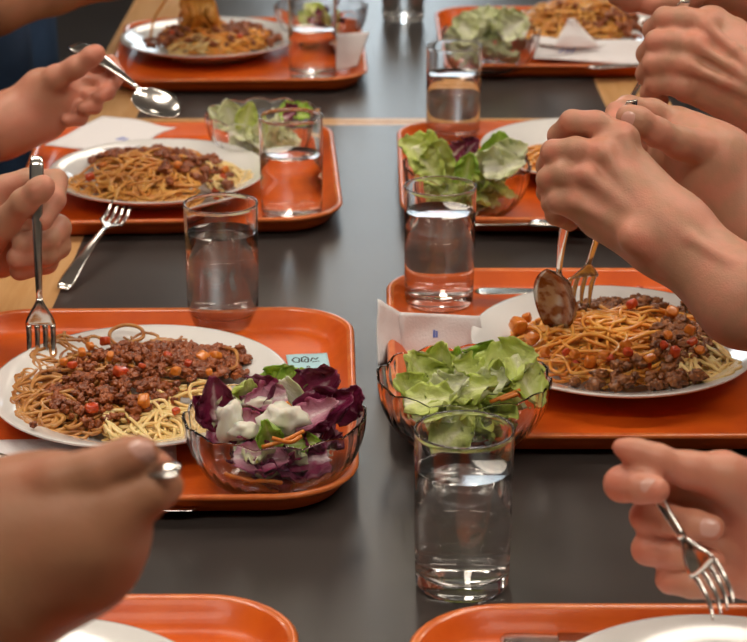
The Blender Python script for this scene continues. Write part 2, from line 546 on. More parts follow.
gv, gf = lathe_axis(glass_profile(), 72)
glass_first = None
GLASSES = [
    # px, py of the base centre, z, water level, label
    (462, 583, 0.0008, 0.083, 'nearest clear water glass standing on the bare dark table'),
    (223.5, 322, 0.0056, 0.084, 'water glass behind the meat sauce plate on the left middle tray'),
    (439, 302, 0.0056, 0.087, 'water glass behind the standing white napkin'),
    (292, 220, 0.0056, 0.070, 'water glass in the corner of the left tray beyond, holding least water'),
    (453, 137.5, 0.0056, 0.077, 'water glass just behind the lettuce bowl of the right tray by the seam'),
    (313, 77, 0.0056, 0.064, 'water glass on the top left tray beside the lifted spaghetti'),
    (403, 20, 0.0008, 0.075, 'farthest water glass, alone on the table centre at the top'),
]
WLAB = ['water in the nearest glass, on the bare table', 'water in the glass behind the meat sauce plate', 'water in the glass behind the standing napkin',
        'shallow water in the glass at the corner of the tray below the spoon', 'water in the glass behind the right lettuce bowl by the seam',
        'water in the glass beside the lifted spaghetti', 'water in the farthest glass at the top centre']
for i, (px, py, z, lev, lab) in enumerate(GLASSES):
    p = at_z(px, py, z)
    if glass_first is None:
        g = mesh_obj('drinking_glass', gv, gf, M['glass']); glass_first = g
    else:
        g = glass_first.copy(); COL.objects.link(g)
    g.location = (p.x, p.y, z)
    tag(g, lab, 'glass', 'water glasses')
    wv, wf = lathe_axis(water_profile(lev), 72)
    w = mesh_obj('water', wv, wf, M['water']); w.location = g.location
    tag(w, WLAB[i], 'water', 'water in the glasses')


# ------------------------------------------------------------------ plates
def make_plate_mesh(rx, ry):
    pr = [(0.0001, 0.0040), (0.55, 0.0042), (0.66, 0.0065), (0.72, 0.0115), (0.80, 0.0165), (0.94, 0.0225), (0.985, 0.0240), (1.0, 0.0240),
          (0.995, 0.0222), (0.93, 0.0185), (0.80, 0.0125), (0.66, 0.0050), (0.60, 0.0010), (0.58, 0.0), (0.555, 0.0), (0.54, 0.0018), (0.0001, 0.0018)]
    return lathe_axis(pr, 96, sx=rx, sy=ry)


PLATES = {
    'L': (-0.183, 1.535, 0.118, 0.133, 'white plate of spaghetti under dark meat sauce, fork stuck in it'),
    'R': (0.200, 1.637, 0.119, 0.135, 'white plate of orange sauced spaghetti with a spoon pressed into it'),
    'BL': (-0.231, 2.165, 0.117, 0.130, 'white plate of spaghetti below the hovering spoon at left'),
    'BR': (0.236, 2.262, 0.117, 0.130, 'nearly empty white plate behind the big hand at right'),
    'TL': (-0.228, 2.862, 0.122, 0.135, 'white plate at top left with spaghetti lifted off it'),
    'TR': (0.290, 2.930, 0.130, 0.135, 'white plate of piled spaghetti at top right behind a napkin'),
    'FL': (-0.195, 1.005, 0.118, 0.133, 'white plate edge at the bottom left corner under the foreground hand'),
    'FR': (0.200, 1.008, 0.118, 0.133, 'white plate edge at the bottom right under the fork'),
}
PZ = 0.0054
for k, (x, y, rx, ry, lab) in PLATES.items():
    v, f = make_plate_mesh(rx, ry)
    o = mesh_obj('dinner_plate', v, f, M['china']); o.location = (x, y, PZ)
    tag(o, lab, 'plate', 'white dinner plates')


# ------------------------------------------------------------------ pasta and sauce
def mound(x, y, cx_, cy_, ax, ay, h):
    d = ((x - cx_) / ax) ** 2 + ((y - cy_) / ay) ** 2
    return h * max(0.0, 1 - d) ** 0.6


def strands(name, plate, regions, n, mound_p, mat, label, seed, r=0.00150, length=(0.06, 0.16), extra=None, curl=1.0, cat='spaghetti'):
    """regions: list of (cx, cy, ax, ay) ellipses the strands stay in"""
    rnd = random.Random(seed)
    mb = MB()
    for s in range(n):
        rg = regions[rnd.randrange(len(regions))]
        a = rnd.random() * 2 * math.pi; q = math.sqrt(rnd.random())
        x, y = rg[0] + rg[2] * q * math.cos(a), rg[1] + rg[3] * q * math.sin(a)
        th = rnd.random() * 2 * math.pi
        k = rnd.uniform(-1, 1) * 55 * curl
        L = rnd.uniform(*length); step = 0.004
        lay = rnd.uniform(0.25, 1.0)
        pts = []
        ph = rnd.random() * 6
        for i in range(int(L / step)):
            m_ = mound(x, y, *mound_p)
            z = PZ + 0.0052 + m_ * lay + r + 0.0018 * math.sin(ph + i * 0.45)
            # rise with the plate's rim
            P = PLATES[plate]
            dd = math.hypot((x - P[0]) / P[2], (y - P[1]) / P[3])
            if dd > 0.66:
                z = max(z, PZ + 0.0075 + (dd - 0.66) * 0.055)
            pts.append((x, y, z))
            k += rnd.uniform(-1, 1) * 14 * curl
            k = max(-110, min(110, k))
            th += k * step
            dx, dy = x - rg[0], y - rg[1]
            d = math.sqrt((dx / rg[2]) ** 2 + (dy / rg[3]) ** 2)
            if d > 0.85:
                want = math.atan2(-dy, -dx)
                df = (want - th + math.pi) % (2 * math.pi) - math.pi
                th += df * 0.35
            x += step * math.cos(th); y += step * math.sin(th)
        if len(pts) > 5:
            mb.add(*tube_arrays(smooth_path(pts[::2], len(pts)), r * rnd.uniform(0.9, 1.15), 6))
    for path in (extra or []):
        mb.add(*tube_arrays(smooth_path(path, 40), r * 1.1, 7))
    o = mb.build(name, mat, smooth=True)
    tag(o, label, cat, kind='stuff')
    return o


def ico():
    t = (1 + 5 ** 0.5) / 2
    v = [(-1, t, 0), (1, t, 0), (-1, -t, 0), (1, -t, 0), (0, -1, t), (0, 1, t), (0, -1, -t), (0, 1, -t), (t, 0, -1), (t, 0, 1), (-t, 0, -1), (-t, 0, 1)]
    f = [(0, 11, 5), (0, 5, 1), (0, 1, 7), (0, 7, 10), (0, 10, 11), (1, 5, 9), (5, 11, 4), (11, 10, 2), (10, 7, 6), (7, 1, 8), (3, 9, 4), (3, 4, 2), (3, 2, 6), (3, 6, 8), (3, 8, 9), (4, 9, 5), (2, 4, 11), (6, 2, 10), (8, 6, 7), (9, 8, 1)]
    v = [Vector(p).normalized() for p in v]
    for _ in range(2):
        mid = {}; nf = []

        def m_(a, b):
            key = (min(a, b), max(a, b))
            if key not in mid:
                v.append(((v[a] + v[b]) / 2).normalized()); mid[key] = len(v) - 1
            return mid[key]
        for a, b, c in f:
            ab, bc, ca = m_(a, b), m_(b, c), m_(c, a)
            nf += [(a, ab, ca), (b, bc, ab), (c, ca, bc), (ab, bc, ca)]
        f = nf
    return np.array([list(p) for p in v]), f


ICO_V, ICO_F = ico()


def lump(rnd, size, rough=0.45):
    s = np.array([rnd.uniform(0.7, 1.3), rnd.uniform(0.7, 1.3), rnd.uniform(0.6, 1.0)]) * size
    off = Vector((rnd.random() * 50, rnd.random() * 50, rnd.random() * 50))
    d = np.array([1 + rough * noise.noise(Vector(p) * 1.9 + off) + 0.25 * rough * noise.noise(Vector(p) * 5 + off) for p in ICO_V.tolist()])
    return ICO_V * s * d[:, None]


def mince(name, plate, regions, n, mound_p, mat, label, seed, size=(0.0018, 0.0048), lift=0.0):
    rnd = random.Random(seed)
    mb = MB()
    for i in range(n):
        rg = regions[rnd.randrange(len(regions))]
        a = rnd.random() * 2 * math.pi; q = math.sqrt(rnd.random())
        x, y = rg[0] + rg[2] * q * math.cos(a), rg[1] + rg[3] * q * math.sin(a)
        z = PZ + 0.006 + mound(x, y, *mound_p) * rnd.uniform(0.85, 1.05) + lift * (1 - q * q)
        P = PLATES[plate]
        dd = math.hypot((x - P[0]) / P[2], (y - P[1]) / P[3])
        sz = rnd.uniform(*size)
        z = max(z, PZ + 0.0050 + max(0, dd - 0.58) * 0.055 + sz * 0.9)
        v = lump(rnd, sz, 0.7) + np.array([x, y, z])
        mb.add(v.tolist(), ICO_F)
    o = mb.build(name, mat, smooth=True)
    tag(o, label, 'meat sauce', kind='stuff')
    return o


def cubes(name, pts, mat, label, group, seed, size=0.0055, mound_p=None, plate=None, lift=0.0):
    """each vegetable cube its own object; pts as picture points on the mound's top"""
    rnd = random.Random(seed)
    out = []
    for (px, py, s) in pts:
        p = at_z(px, py, PZ + 0.012)
        for _ in range(6):
            z = PZ + 0.0075 + mound(p.x, p.y, *mound_p) + lift
            p = at_z(px, py, z)
        sz = size * s
        c = ICO_V.copy()
        c = np.sign(c) * np.abs(c) ** 0.55
        c *= np.array([rnd.uniform(0.8, 1.15), rnd.uniform(0.7, 1.0), rnd.uniform(0.6, 0.9)]) * sz * 0.8
        off = Vector((rnd.random() * 9, rnd.random() * 9, 0))
        c = c * np.array([1 + 0.15 * noise.noise(Vector(q) * 300 + off) for q in c.tolist()])[:, None]
        o = mesh_obj(name, c.tolist(), ICO_F, mat)
        o.location = p; o.rotation_euler = (rnd.uniform(-.5, .5), rnd.uniform(-.5, .5), rnd.random() * 3)
        tag(o, label, 'vegetable', group)
        out.append(o)
    return out


# --- left middle plate: dark meat sauce
PL = PLATES['L']
mL = (-0.196, 1.548, 0.115, 0.120, 0.020)
loop = [at_z(px, py, z) for px, py, z in ((118, 346, .030), (110, 338, .032), (112, 330, .034), (125, 325, .036), (140, 328, .035), (143, 337, .032), (130, 343, .03))]
tail = [at_z(px, py, z) for px, py, z in ((222, 372, .026), (236, 366, .028), (236, 352, .030), (226, 348, .03))]
strands('spaghetti', 'L', [(-0.248, 1.535, 0.040, 0.078), (-0.230, 1.500, 0.05, 0.055), (-0.20, 1.60, 0.09, 0.055)], 135, mL, M['pasta_brown'],
        'brown sauced spaghetti on the left half of the meat sauce plate, where the fork stands', 3, length=(0.06, 0.14), extra=[loop, tail])
strands('spaghetti', 'L', [(-0.135, 1.490, 0.042, 0.055), (-0.165, 1.462, 0.045, 0.032)], 80, mL, M['pasta_pale'],
        'pale plain spaghetti at the front of the meat sauce plate beside the radicchio', 4, length=(0.07, 0.14), curl=0.55)
mince('meat_sauce', 'L', [(-0.190, 1.555, 0.060, 0.070), (-0.205, 1.510, 0.048, 0.05), (-0.135, 1.585, 0.035, 0.035), (-0.165, 1.60, 0.06, 0.03)], 620, mL, M['mince'],
      'dark brown minced meat sauce heaped on the left middle plate', 5, lift=0.006)
cubes('tomato_cube', [(121, 372, 1.25), (92, 408, 1.2), (98, 337, 1.1), (105, 341, 1), (168, 355, .9), (72, 365, .8), (176, 411, .7), (142, 366, .7), (188, 363, .7)], M['tomato'],
      'red tomato cube in the meat sauce on the left middle plate', 'tomato cubes in the dark meat sauce', 6, mound_p=mL, lift=0.0055)
cubes('carrot_cube', [(144, 401, 1.35), (203, 357, 1.35), (215, 356, 1.1), (176, 371, 1.1), (82, 352, 1.0), (64, 362, .8), (110, 356, .8), (209, 372, .7), (90, 346, .8)], M['carrot'],
      'orange carrot cube in the meat sauce on the left middle plate', 'carrot cubes in the dark meat sauce', 7, mound_p=mL, lift=0.0055)

# --- right middle plate
mR = (0.213, 1.640, 0.104, 0.114, 0.028)
strands('spaghetti', 'R', [(0.170, 1.64, 0.065, 0.085), (0.20, 1.615, 0.07, 0.07), (0.23, 1.66, 0.06, 0.06)], 160, mR, M['pasta_orange'],
        'orange sauced spaghetti heaped around the spoon on the right middle plate', 13, length=(0.07, 0.16), curl=0.7)
strands('spaghetti', 'R', [(0.272, 1.585, 0.024, 0.040), (0.262, 1.570, 0.024, 0.026)], 52, mR, M['pasta_pale'],
        'pale plain spaghetti at the right end of the right middle plate', 14, length=(0.06, 0.12), curl=0.4)
mince('meat_sauce', 'R', [(0.212, 1.552, 0.055, 0.018), (0.248, 1.60, 0.024, 0.035), (0.228, 1.712, 0.055, 0.026), (0.262, 1.635, 0.024, 0.028)], 230, mR, M['mince_dark'],
      'dark chunky meat sauce around the rim of the spaghetti on the right middle plate', 15, size=(0.002, 0.0062), lift=0.003)
cubes('tomato_cube', [(628, 352, 1), (610, 358, .9), (585, 372, .8), (684, 305, 1.2), (660, 300, 1), (620, 372, .9), (600, 368, .8), (640, 290, 1), (692, 342, .9), (664, 345, .8), (575, 366, 1.2), (566, 352, .8), (645, 366, 1.1), (600, 378, 1.1), (632, 304, 1), (675, 352, 1.2), (708, 318, 1.1), (616, 365, .8)], M['tomato'],
      'red tomato cube on the right middle plate', 'tomato cubes on the orange spaghetti', 16, mound_p=mR, lift=0.0065)
cubes('carrot_cube', [(518, 325, 1.6), (527, 318, 1.1), (650, 358, 1.1), (640, 372, .9), (672, 312, 1.2), (598, 300, 1.3), (615, 297, 1.2), (560, 365, .9), (668, 335, 1), (700, 350, 1), (652, 296, 1.1), (590, 362, 1.3), (612, 374, 1.2), (656, 374, 1.2), (575, 354, 1), (604, 355, 1.2), (626, 345, 1), (640, 302, 1.5), (676, 300, 1.3), (532, 338, 1.2), (545, 352, 1), (690, 330, 1.2)], M['carrot'],
      'orange carrot chunk on the right middle plate', 'carrot chunks on the orange spaghetti', 17, mound_p=mR, lift=0.0065)

# --- plate by the seam, left
mBL = (-0.240, 2.165, 0.105, 0.100, 0.030)
strands('spaghetti', 'BL', [(-0.265, 2.14, 0.065, 0.075), (-0.235, 2.12, 0.06, 0.05), (-0.23, 2.20, 0.07, 0.05)], 135, mBL, M['pasta_sauced'],
        'sauced spaghetti on the plate below the hovering spoon', 23, length=(0.07, 0.16), curl=0.8)
strands('spaghetti', 'BL', [(-0.155, 2.16, 0.025, 0.045)], 32, mBL, M['pasta_pale'],
        'pale spaghetti at the right edge of the plate below the hovering spoon', 24, length=(0.05, 0.09))
mince('meat_sauce', 'BL', [(-0.19, 2.14, 0.04, 0.045), (-0.21, 2.19, 0.045, 0.04), (-0.29, 2.20, 0.02, 0.025), (-0.26, 2.22, 0.04, 0.02)], 150, mBL, M['mince'],
      'minced meat sauce on the plate below the hovering spoon', 25, size=(0.0025, 0.0055), lift=0.002)
cubes('tomato_cube', [(132, 150, 1.4), (110, 155, 1), (98, 190, .9), (148, 190, 1), (190, 148, 1), (222, 178, 1), (215, 190, 1), (90, 177, 1.1), (125, 190, 1)], M['tomato'],
      'red tomato cube on the plate below the hovering spoon', 'tomato cubes on the far left plate', 26, mound_p=mBL, lift=0.003)
cubes('carrot_cube', [(178, 165, 1), (152, 193, 1.1), (225, 170, 1), (103, 165, 1)], M['carrot'],
      'orange carrot cube on the plate below the hovering spoon', 'carrot cubes on the far left plate', 27, mound_p=mBL, lift=0.003)

# --- plate by the seam, right
mBR = (0.205, 2.245, 0.055, 0.08, 0.012)
strands('spaghetti', 'BR', [(0.185, 2.25, 0.03, 0.06), (0.215, 2.245, 0.04, 0.06)], 70, mBR, M['pasta_orange'],
        'small orange remainder of spaghetti on the plate behind the big hand', 33, length=(0.04, 0.09))

# --- top left plate, spaghetti being lifted
mTL = (-0.222, 2.860, 0.105, 0.105, 0.032)
lift = []
rnd = random.Random(91)
for i in range(64):
    bx = rnd.uniform(176, 236); by = rnd.uniform(30, 44)
    tx = 198 + (bx - 205) * 0.5 + rnd.uniform(-4, 4)
    p0 = at_y(bx + rnd.uniform(-12, 12), by + 6, 2.86 + rnd.uniform(-.03, .03)); p1 = at_y(bx, by, 2.86)
    p2 = at_y(tx + rnd.uniform(-6, 6), 18, 2.86 + rnd.uniform(-.012, .012)); p3 = at_y(tx + rnd.uniform(-3, 3), 2, 2.86)
    p4 = at_y(197 + rnd.uniform(-7, 7), -22, 2.86 + rnd.uniform(-.006, .006)); p5 = at_y(200 + rnd.uniform(-6, 6), -48, 2.86)
    lift.append([p0, p1, p2, p3, p4, p5])
lift.append([at_y(150, 40, 2.86), at_y(154, 20, 2.86), at_y(163, 4, 2.86), at_y(185, -30, 2.86), at_y(197, -50, 2.86)])
strands('spaghetti', 'TL', [(-0.22, 2.86, 0.085, 0.09), (-0.20, 2.85, 0.06, 0.05)], 120, mTL, M['pasta_orange'],
        'orange spaghetti at top left, strands lifted up off the plate', 43, r=0.0017, length=(0.07, 0.15), extra=lift)
mince('meat_sauce', 'TL', [(-0.285, 2.85, 0.03, 0.05), (-0.17, 2.86, 0.04, 0.05), (-0.22, 2.83, 0.06, 0.04)], 170, mTL, M['mince'],
      'minced meat sauce on the plate with the lifted spaghetti', 45, size=(0.003, 0.006))
cubes('tomato_cube', [(277, 27, 1.2), (189, 47, 1.1), (220, 45, 1.2), (240, 36, .9), (215, 52, .9), (172, 33, .9)], M['tomato'],
      'red tomato cube on the plate with the lifted spaghetti', 'tomato cubes on the top left plate', 46, mound_p=mTL, lift=0.002)
strands('spaghetti', 'TL', [(-0.235, 2.80, 0.05, 0.02)], 14, mTL, M['pasta_pale'], 'pale spaghetti at the front of the plate with the lifted spaghetti', 47, length=(0.05, 0.1), curl=0.5)

# --- top right plate
mTR = (0.290, 2.935, 0.115, 0.105, 0.050)
strands('spaghetti', 'TR', [(0.27, 2.91, 0.10, 0.08), (0.30, 2.94, 0.08, 0.07)], 210, mTR, M['pasta_sauced'],
        'golden spaghetti piled high on the top right plate', 53, r=0.0018, length=(0.08, 0.18), curl=1.1)
mince('meat_sauce', 'TR', [(0.27, 2.89, 0.07, 0.04), (0.36, 2.90, 0.03, 0.04)], 90, mTR, M['mince'], 'minced meat sauce in the spaghetti pile at top right', 55, size=(0.003, 0.006))
q_ = at_z(24, 637, PZ + 0.024)
mince('meat_sauce', 'FL', [(q_.x, q_.y, 0.004, 0.003)], 5, (q_.x, q_.y, .01, .01, 0), M['mince'], 'crumbs of meat sauce on the plate rim at the bottom left', 56, size=(0.002, 0.003), lift=0.013)
q_ = at_z(36, 433, PZ + 0.020)
mince('meat_sauce', 'L', [(q_.x, q_.y, 0.002, 0.002)], 2, (q_.x, q_.y, .01, .01, 0), M['mince'], 'crumb of meat sauce on the front rim of the left middle plate', 57, size=(0.0018, 0.0026), lift=0.013)


# ------------------------------------------------------------------ salad bowls
def bowl_mesh(R=0.0655, H=0.052):
    out, inn = [], []
    for i in range(15):
        t = i / 14
        a = t * math.pi / 2
        r = 0.026 + (R - 0.026) * math.sin(a) ** 0.85
        z = H * (1 - math.cos(a)) ** 0.92
        out.append((r, z))
    for i in range(14, -1, -1):
        t = i / 14
        a = t * math.pi / 2
        r = 0.0245 + (R - 0.0265) * math.sin(a) ** 0.85
        z = 0.004 + (H - 0.0042) * (1 - math.cos(a)) ** 0.92
        inn.append((r, z))
    ro_, ri_ = out[-1][0], inn[0][0]
    mid_, hw_ = (ro_ + ri_) / 2, (ro_ - ri_) / 2
    lip = [(mid_ + hw_ * math.cos(a_), H + hw_ * math.sin(a_)) for a_ in [math.radians(20 * i_) for i_ in range(1, 9)]]
    prof = [(0.0001, 0.0012), (0.022, 0.0010)] + out + lip + inn + [(0.0001, 0.0042)]
    N = 12

    def wave(r, z, a):
        k = max(0.0, z / H)
        s = abs(math.cos(a * N / 2))
        zz = z + (k ** 3) * 0.0042 * (s - 0.5)
        rr = r * (1 + 0.030 * k * (s - 0.5)) * (1 + 0.004 * math.sin(a * 36) * k)
        return rr, zz
    return lathe_axis(prof, 144, wave=wave)


bv, bf = bowl_mesh()
BOWLS = {
    'L': (274.5, 412, 0.0600, 'scalloped glass bowl of purple radicchio salad on the left middle tray'),
    'R': (464, 374, 0.0600, 'scalloped glass bowl of green lettuce behind the nearest water glass'),
    'BR': (467, 163, 0.0600, 'glass bowl of lettuce with a scrap of radicchio, on the right tray by the seam'),
    'BL': (263, 111, 0.0600, 'glass bowl of pale lettuce behind the tray corner glass at left'),
    'TL': (321, 4, 0.0600, 'glass salad bowl at the top left beyond the spaghetti tray glass'),
    'TR': (491, 30, 0.0600, 'glass bowl heaped with pale iceberg lettuce at top right'),
}
BC = {}
b0 = None
for k, (px, py, z, lab) in BOWLS.items():
    p = at_z(px, py, z)
    if b0 is None:
        b0 = mesh_obj('salad_bowl', bv, bf, M['bowl_glass']); o = b0
    else:
        o = b0.copy(); COL.objects.link(o)
    o.location = (p.x, p.y, PZ); o.rotation_euler = (0, 0, random.Random(k).random())
    BC[k] = Vector((p.x, p.y, PZ))
    tag(o, lab, 'bowl', 'scalloped glass salad bowls')


def leaf_mesh(rnd, L, W, curl, ruffle, fold=0.0, nu=16, nv=18):
    """curly leaf, local: stem at origin, blade along +y, normal +z"""
    off = Vector((rnd.random() * 40, rnd.random() * 40, 0))
    top = []
    for j in range(nv):
        t = j / (nv - 1)
        w = W * (0.35 + 0.65 * math.sin(math.pi * min(1, 0.12 + 0.80 * t)) ** 0.8) * (1 - 0.25 * t ** 6)
        w *= 1 + 0.18 * noise.noise(Vector((t * 6, 3, 0)) + off)
        for i in range(nu):
            u = i / (nu - 1) * 2 - 1
            x = u * w
            y = t * L + (-(u * u) * L * 0.14 if t > .5 else 0) + 0.06 * L * noise.noise(Vector((u * 3, t * 2, 9)) + off)
            e = abs(u) ** 1.6 * (0.4 + 0.6 * t) + 0.8 * max(0, t - 0.8)
            z = curl * L * (t * t) * 0.5 + fold * w * abs(u) ** 1.5
            z += 0.62 * ruffle * L * e * noise.noise(Vector((u * 2.6, t * 5.5, 0)) + off) * 1.7
            z += 0.05 * L * noise.noise(Vector((u * 2, t * 3, 5)) + off)
            a = curl * t * 0.9
            top.append(Vector((x, y * math.cos(a * 0.5), z)))
    v = []
    th = 0.0005
    v += [p + Vector((0, 0, th)) for p in top] + [p - Vector((0, 0, th)) for p in top]
    n = nu * nv
    f = []
    for j in range(nv - 1):
        for i in range(nu - 1):
            a = j * nu + i
            f.append((a, a + 1, a + nu + 1, a + nu)); f.append((n + a, n + a + nu, n + a + nu + 1, n + a + 1))
    for i in range(nu - 1):
        f.append((i, n + i, n + i + 1, i + 1)); a = (nv - 1) * nu + i
        f.append((a, a + 1, n + a + 1, n + a))
    for j in range(nv - 1):
        a = j * nu; f.append((a, a + nu, n + a + nu, n + a)); a += nu - 1
        f.append((a, n + a, n + a + nu, a + nu))
    uv = [((i / (nu - 1)), j / (nv - 1)) for _ in range(2) for j in range(nv) for i in range(nu)]
    return v, f, uv


def leaf(name, px, py, Yoff, bowl, L, W, dirn, normal, mat, label, group, seed, curl=0.5, ruffle=0.35, fold=0.4):
    """centre of the leaf at the given picture point, Yoff from the bowl's centre"""
    rnd = random.Random(seed)
    v, f, uv = leaf_mesh(rnd, L, W, curl, ruffle, fold)
    v = [p - Vector((0, L * 0.5, 0)) for p in v]
    y = Vector(dirn).normalized(); z = Vector(normal); z = (z - y * z.dot(y)).normalized(); x = y.cross(z)
    R = Matrix((x, y, z)).transposed()
    o = mesh_obj(name, [tuple(p) for p in v], f, mat)
    lay = o.data.uv_layers.new(name='UVMap')
    for lp in o.data.loops:
        lay.data[lp.index].uv = uv[lp.vertex_index]
    o.matrix_world = Matrix.Translation(at_y(px, py, BC[bowl].y + Yoff)) @ R.to_4x4()
    tag(o, label, 'salad leaf', group)
    return o


def fill_leaves(bowl, name, mat, n, label, group, seed, size=(0.028, 0.042), zr=(0.012, 0.04), Rm=0.036, wide=0.45, ruffle=0.35):
    """leaves lying loosely inside a bowl"""
    rnd = random.Random(seed)
    c = BC[bowl]
    for i in range(n):
        a = rnd.random() * 6.283
        z = rnd.uniform(*zr)
        lim = Rm * (0.55 + 0.45 * min(1, z / 0.04))
        q = lim * math.sqrt(rnd.random())
        L = rnd.uniform(*size)
        v, f, uv = leaf_mesh(rnd, L, L * wide, rnd.uniform(0.2, 0.9), ruffle, rnd.uniform(0, 0.6))
        v = [p - Vector((0, L * 0.5, 0)) for p in v]
        o = mesh_obj(name, [tuple(p) for p in v], f, mat)
        lay = o.data.uv_layers.new(name='UVMap')
        for lp in o.data.loops:
            lay.data[lp.index].uv = uv[lp.vertex_index]
        o.location = (c.x + q * math.cos(a), c.y + q * math.sin(a), c.z + z)
        o.rotation_euler = (rnd.uniform(-.7, .7), rnd.uniform(-.7, .7), rnd.random() * 6.28)
        tag(o, label, 'salad leaf', group)


def strip(name, pts, r, mat, label, group):
    """a carrot shred through picture points (px, py, Y)"""
    v, f = tube_arrays(smooth_path([at_y(*p) for p in pts], 16), r, 5)
    o = mesh_obj(name, v, f, mat)
    return tag(o, label, 'vegetable', group)


GRL = ('lettuce leaves in the radicchio salad', 'radicchio leaves in the front left bowl')
TL_ = 'crumpled purple radicchio leaf with white ribs in the front left salad'
LL_ = 'green lettuce leaf tucked among the purple radicchio'
up = (0, -0.35, 1)
# radicchio bowl: (px, py, Yoff, L, W, dir, normal)
for i, (px, py, yo, L, W, d, nrm, cu, ru) in enumerate([
        (213, 396, 0.00, 0.036, 0.014, (-0.1, 0.1, 1), (0.3, -1, 0.3), 0.5, 0.2),
        (205, 410, 0.00, 0.030, 0.012, (-0.6, 0, 0.6), (0.3, -1, 0.5), 0.4, 0.3),
        (262, 393, 0.015, 0.032, 0.014, (0.9, 0.1, 0.5), (-0.2, -1, 0.8), 0.6, 0.45),
        (268, 402, 0.005, 0.030, 0.012, (-0.8, 0.1, -0.3), (0, -1, 1), 0.7, 0.5),
        (317, 393, 0.015, 0.050, 0.019, (0.85, 0.2, 0.5), (-0.2, -1, 0.5), 0.8, 0.4),
        (328, 408, 0.00, 0.046, 0.017, (1, 0, 0.35), (0.1, -1, 0.6), 0.5, 0.35),
        (343, 400, 0.01, 0.034, 0.015, (0.6, 0.2, 0.8), (0.3, -1, 0.2), 0.6, 0.45),
        (316, 416, -0.015, 0.040, 0.012, (1, 0, 0.45), (0, -0.8, 1), 0.3, 0.2),
        (321, 385, 0.02, 0.030, 0.012, (0.2, 0.2, 1), (-0.4, -1, 0.2), 0.6, 0.4),
        (250, 428, -0.02, 0.034, 0.011, (1, 0, -0.15), (0.2, -1, 0.9), 0.5, 0.3),
        (262, 459, -0.034, 0.040, 0.012, (1, 0, -0.1), (0.1, -1, 0.7), 0.4, 0.3)]):
    leaf('radicchio_leaf', px, py, yo, 'L', L, W, d, nrm, M['radicchio_pale' if i in (3, 7, 9, 10) else 'radicchio'], TL_, GRL[1], 100 + i, cu, ru)
for i, (px, py, yo, L, W, d, nrm, m_) in enumerate([
        (281, 384, 0.035, 0.036, 0.014, (0.7, 0.1, 0.5), (0, -1, 0.8), 'lettuce_green'),
        (298, 383, 0.03, 0.030, 0.012, (0.9, 0, 0.1), (0, -1, 0.8), 'lettuce_green'),
        (244, 396, 0.02, 0.036, 0.016, (0.2, 0, 1), (0.2, -1, 0.2), 'lettuce'),
        (268, 432, -0.034, 0.026, 0.010, (-0.3, 0, 1), (0, -1, 0.5), 'lettuce_green'),
        (305, 443, -0.02, 0.026, 0.009, (1, 0, 0), (0, -1, 0.5), 'lettuce_green'),
        (226, 408, 0.01, 0.034, 0.014, (-0.1, 0, 1), (0.2, -1, 0.3), 'iceberg')]):
    leaf('lettuce_leaf', px, py, yo, 'L', L, W, d, nrm, M[m_], LL_, GRL[0], 130 + i, 0.5, 0.5)
fill_leaves('L', 'radicchio_leaf', M['radicchio'], 24, 'purple radicchio leaf lying low inside the front left glass bowl', 'radicchio leaves low in the front left bowl', 150, zr=(0.010, 0.034), size=(0.034, 0.05), Rm=0.040)
fill_leaves('L', 'lettuce_leaf', M['iceberg'], 14, 'pale lettuce leaf lying low inside the front left glass bowl', 'lettuce leaves low in the front left bowl', 151, zr=(0.010, 0.034))
for i, pts in enumerate([((262, 447, 1.345), (285, 440, 1.345), (304, 431, 1.35)), ((286, 402, 1.385), (293, 411, 1.38), (297, 420, 1.375)), ((225, 474, 1.355), (240, 478, 1.352), (255, 482, 1.352)),
                         ((244, 484, 1.355), (262, 481, 1.350), (282, 483, 1.352)), ((272, 438, 1.345), (290, 442, 1.343), (302, 436, 1.345))]):
    strip('carrot_strip', pts, 0.0017, M['carrot'], 'orange carrot strip in the radicchio salad', 'carrot strips in the front left bowl')


def blob(name, px, py, Y, sx, sy, sz, mat, label, cat, seed, group=None):
    rnd = random.Random(seed)
    off = Vector((seed, 0, 0))
    v = [tuple(Vector((p[0] * sx, p[1] * sy, p[2] * sz)) * (1 + 0.55 * noise.noise(Vector(p) * 1.5 + off) + 0.22 * noise.noise(Vector(p) * 3.7 + off))) for p in ICO_V.tolist()]
    o = mesh_obj(name, v, ICO_F, mat); o.location = at_y(px, py, Y)
    return tag(o, label, cat, group)


BL_Y = BC['L'].y
for i, (px, py, yo, sx_, sy_, sz_) in enumerate([(283, 418, -0.024, 0.015, 0.012, 0.011), (230, 422, -0.020, 0.011, 0.009, 0.015), (258, 402, 0.004, 0.011, 0.007, 0.005), (245, 430, -0.028, 0.010, 0.006, 0.006)]):
    blob('dressing', px, py, BL_Y + yo, sx_, sy_, sz_, M['dressing'], 'white creamy dressing dribbled over the radicchio salad', 'dressing', 2 + i, 'dribbles of dressing on the radicchio')
leaf('lettuce_leaf', 295, 397, 0.012, 'L', 0.034, 0.011, (0.5, 0.1, -0.8), (-0.5, -1, 0.4), M['iceberg'], 'thick white lettuce rib between the radicchio leaves', None, 170, 0.4, 0.15)

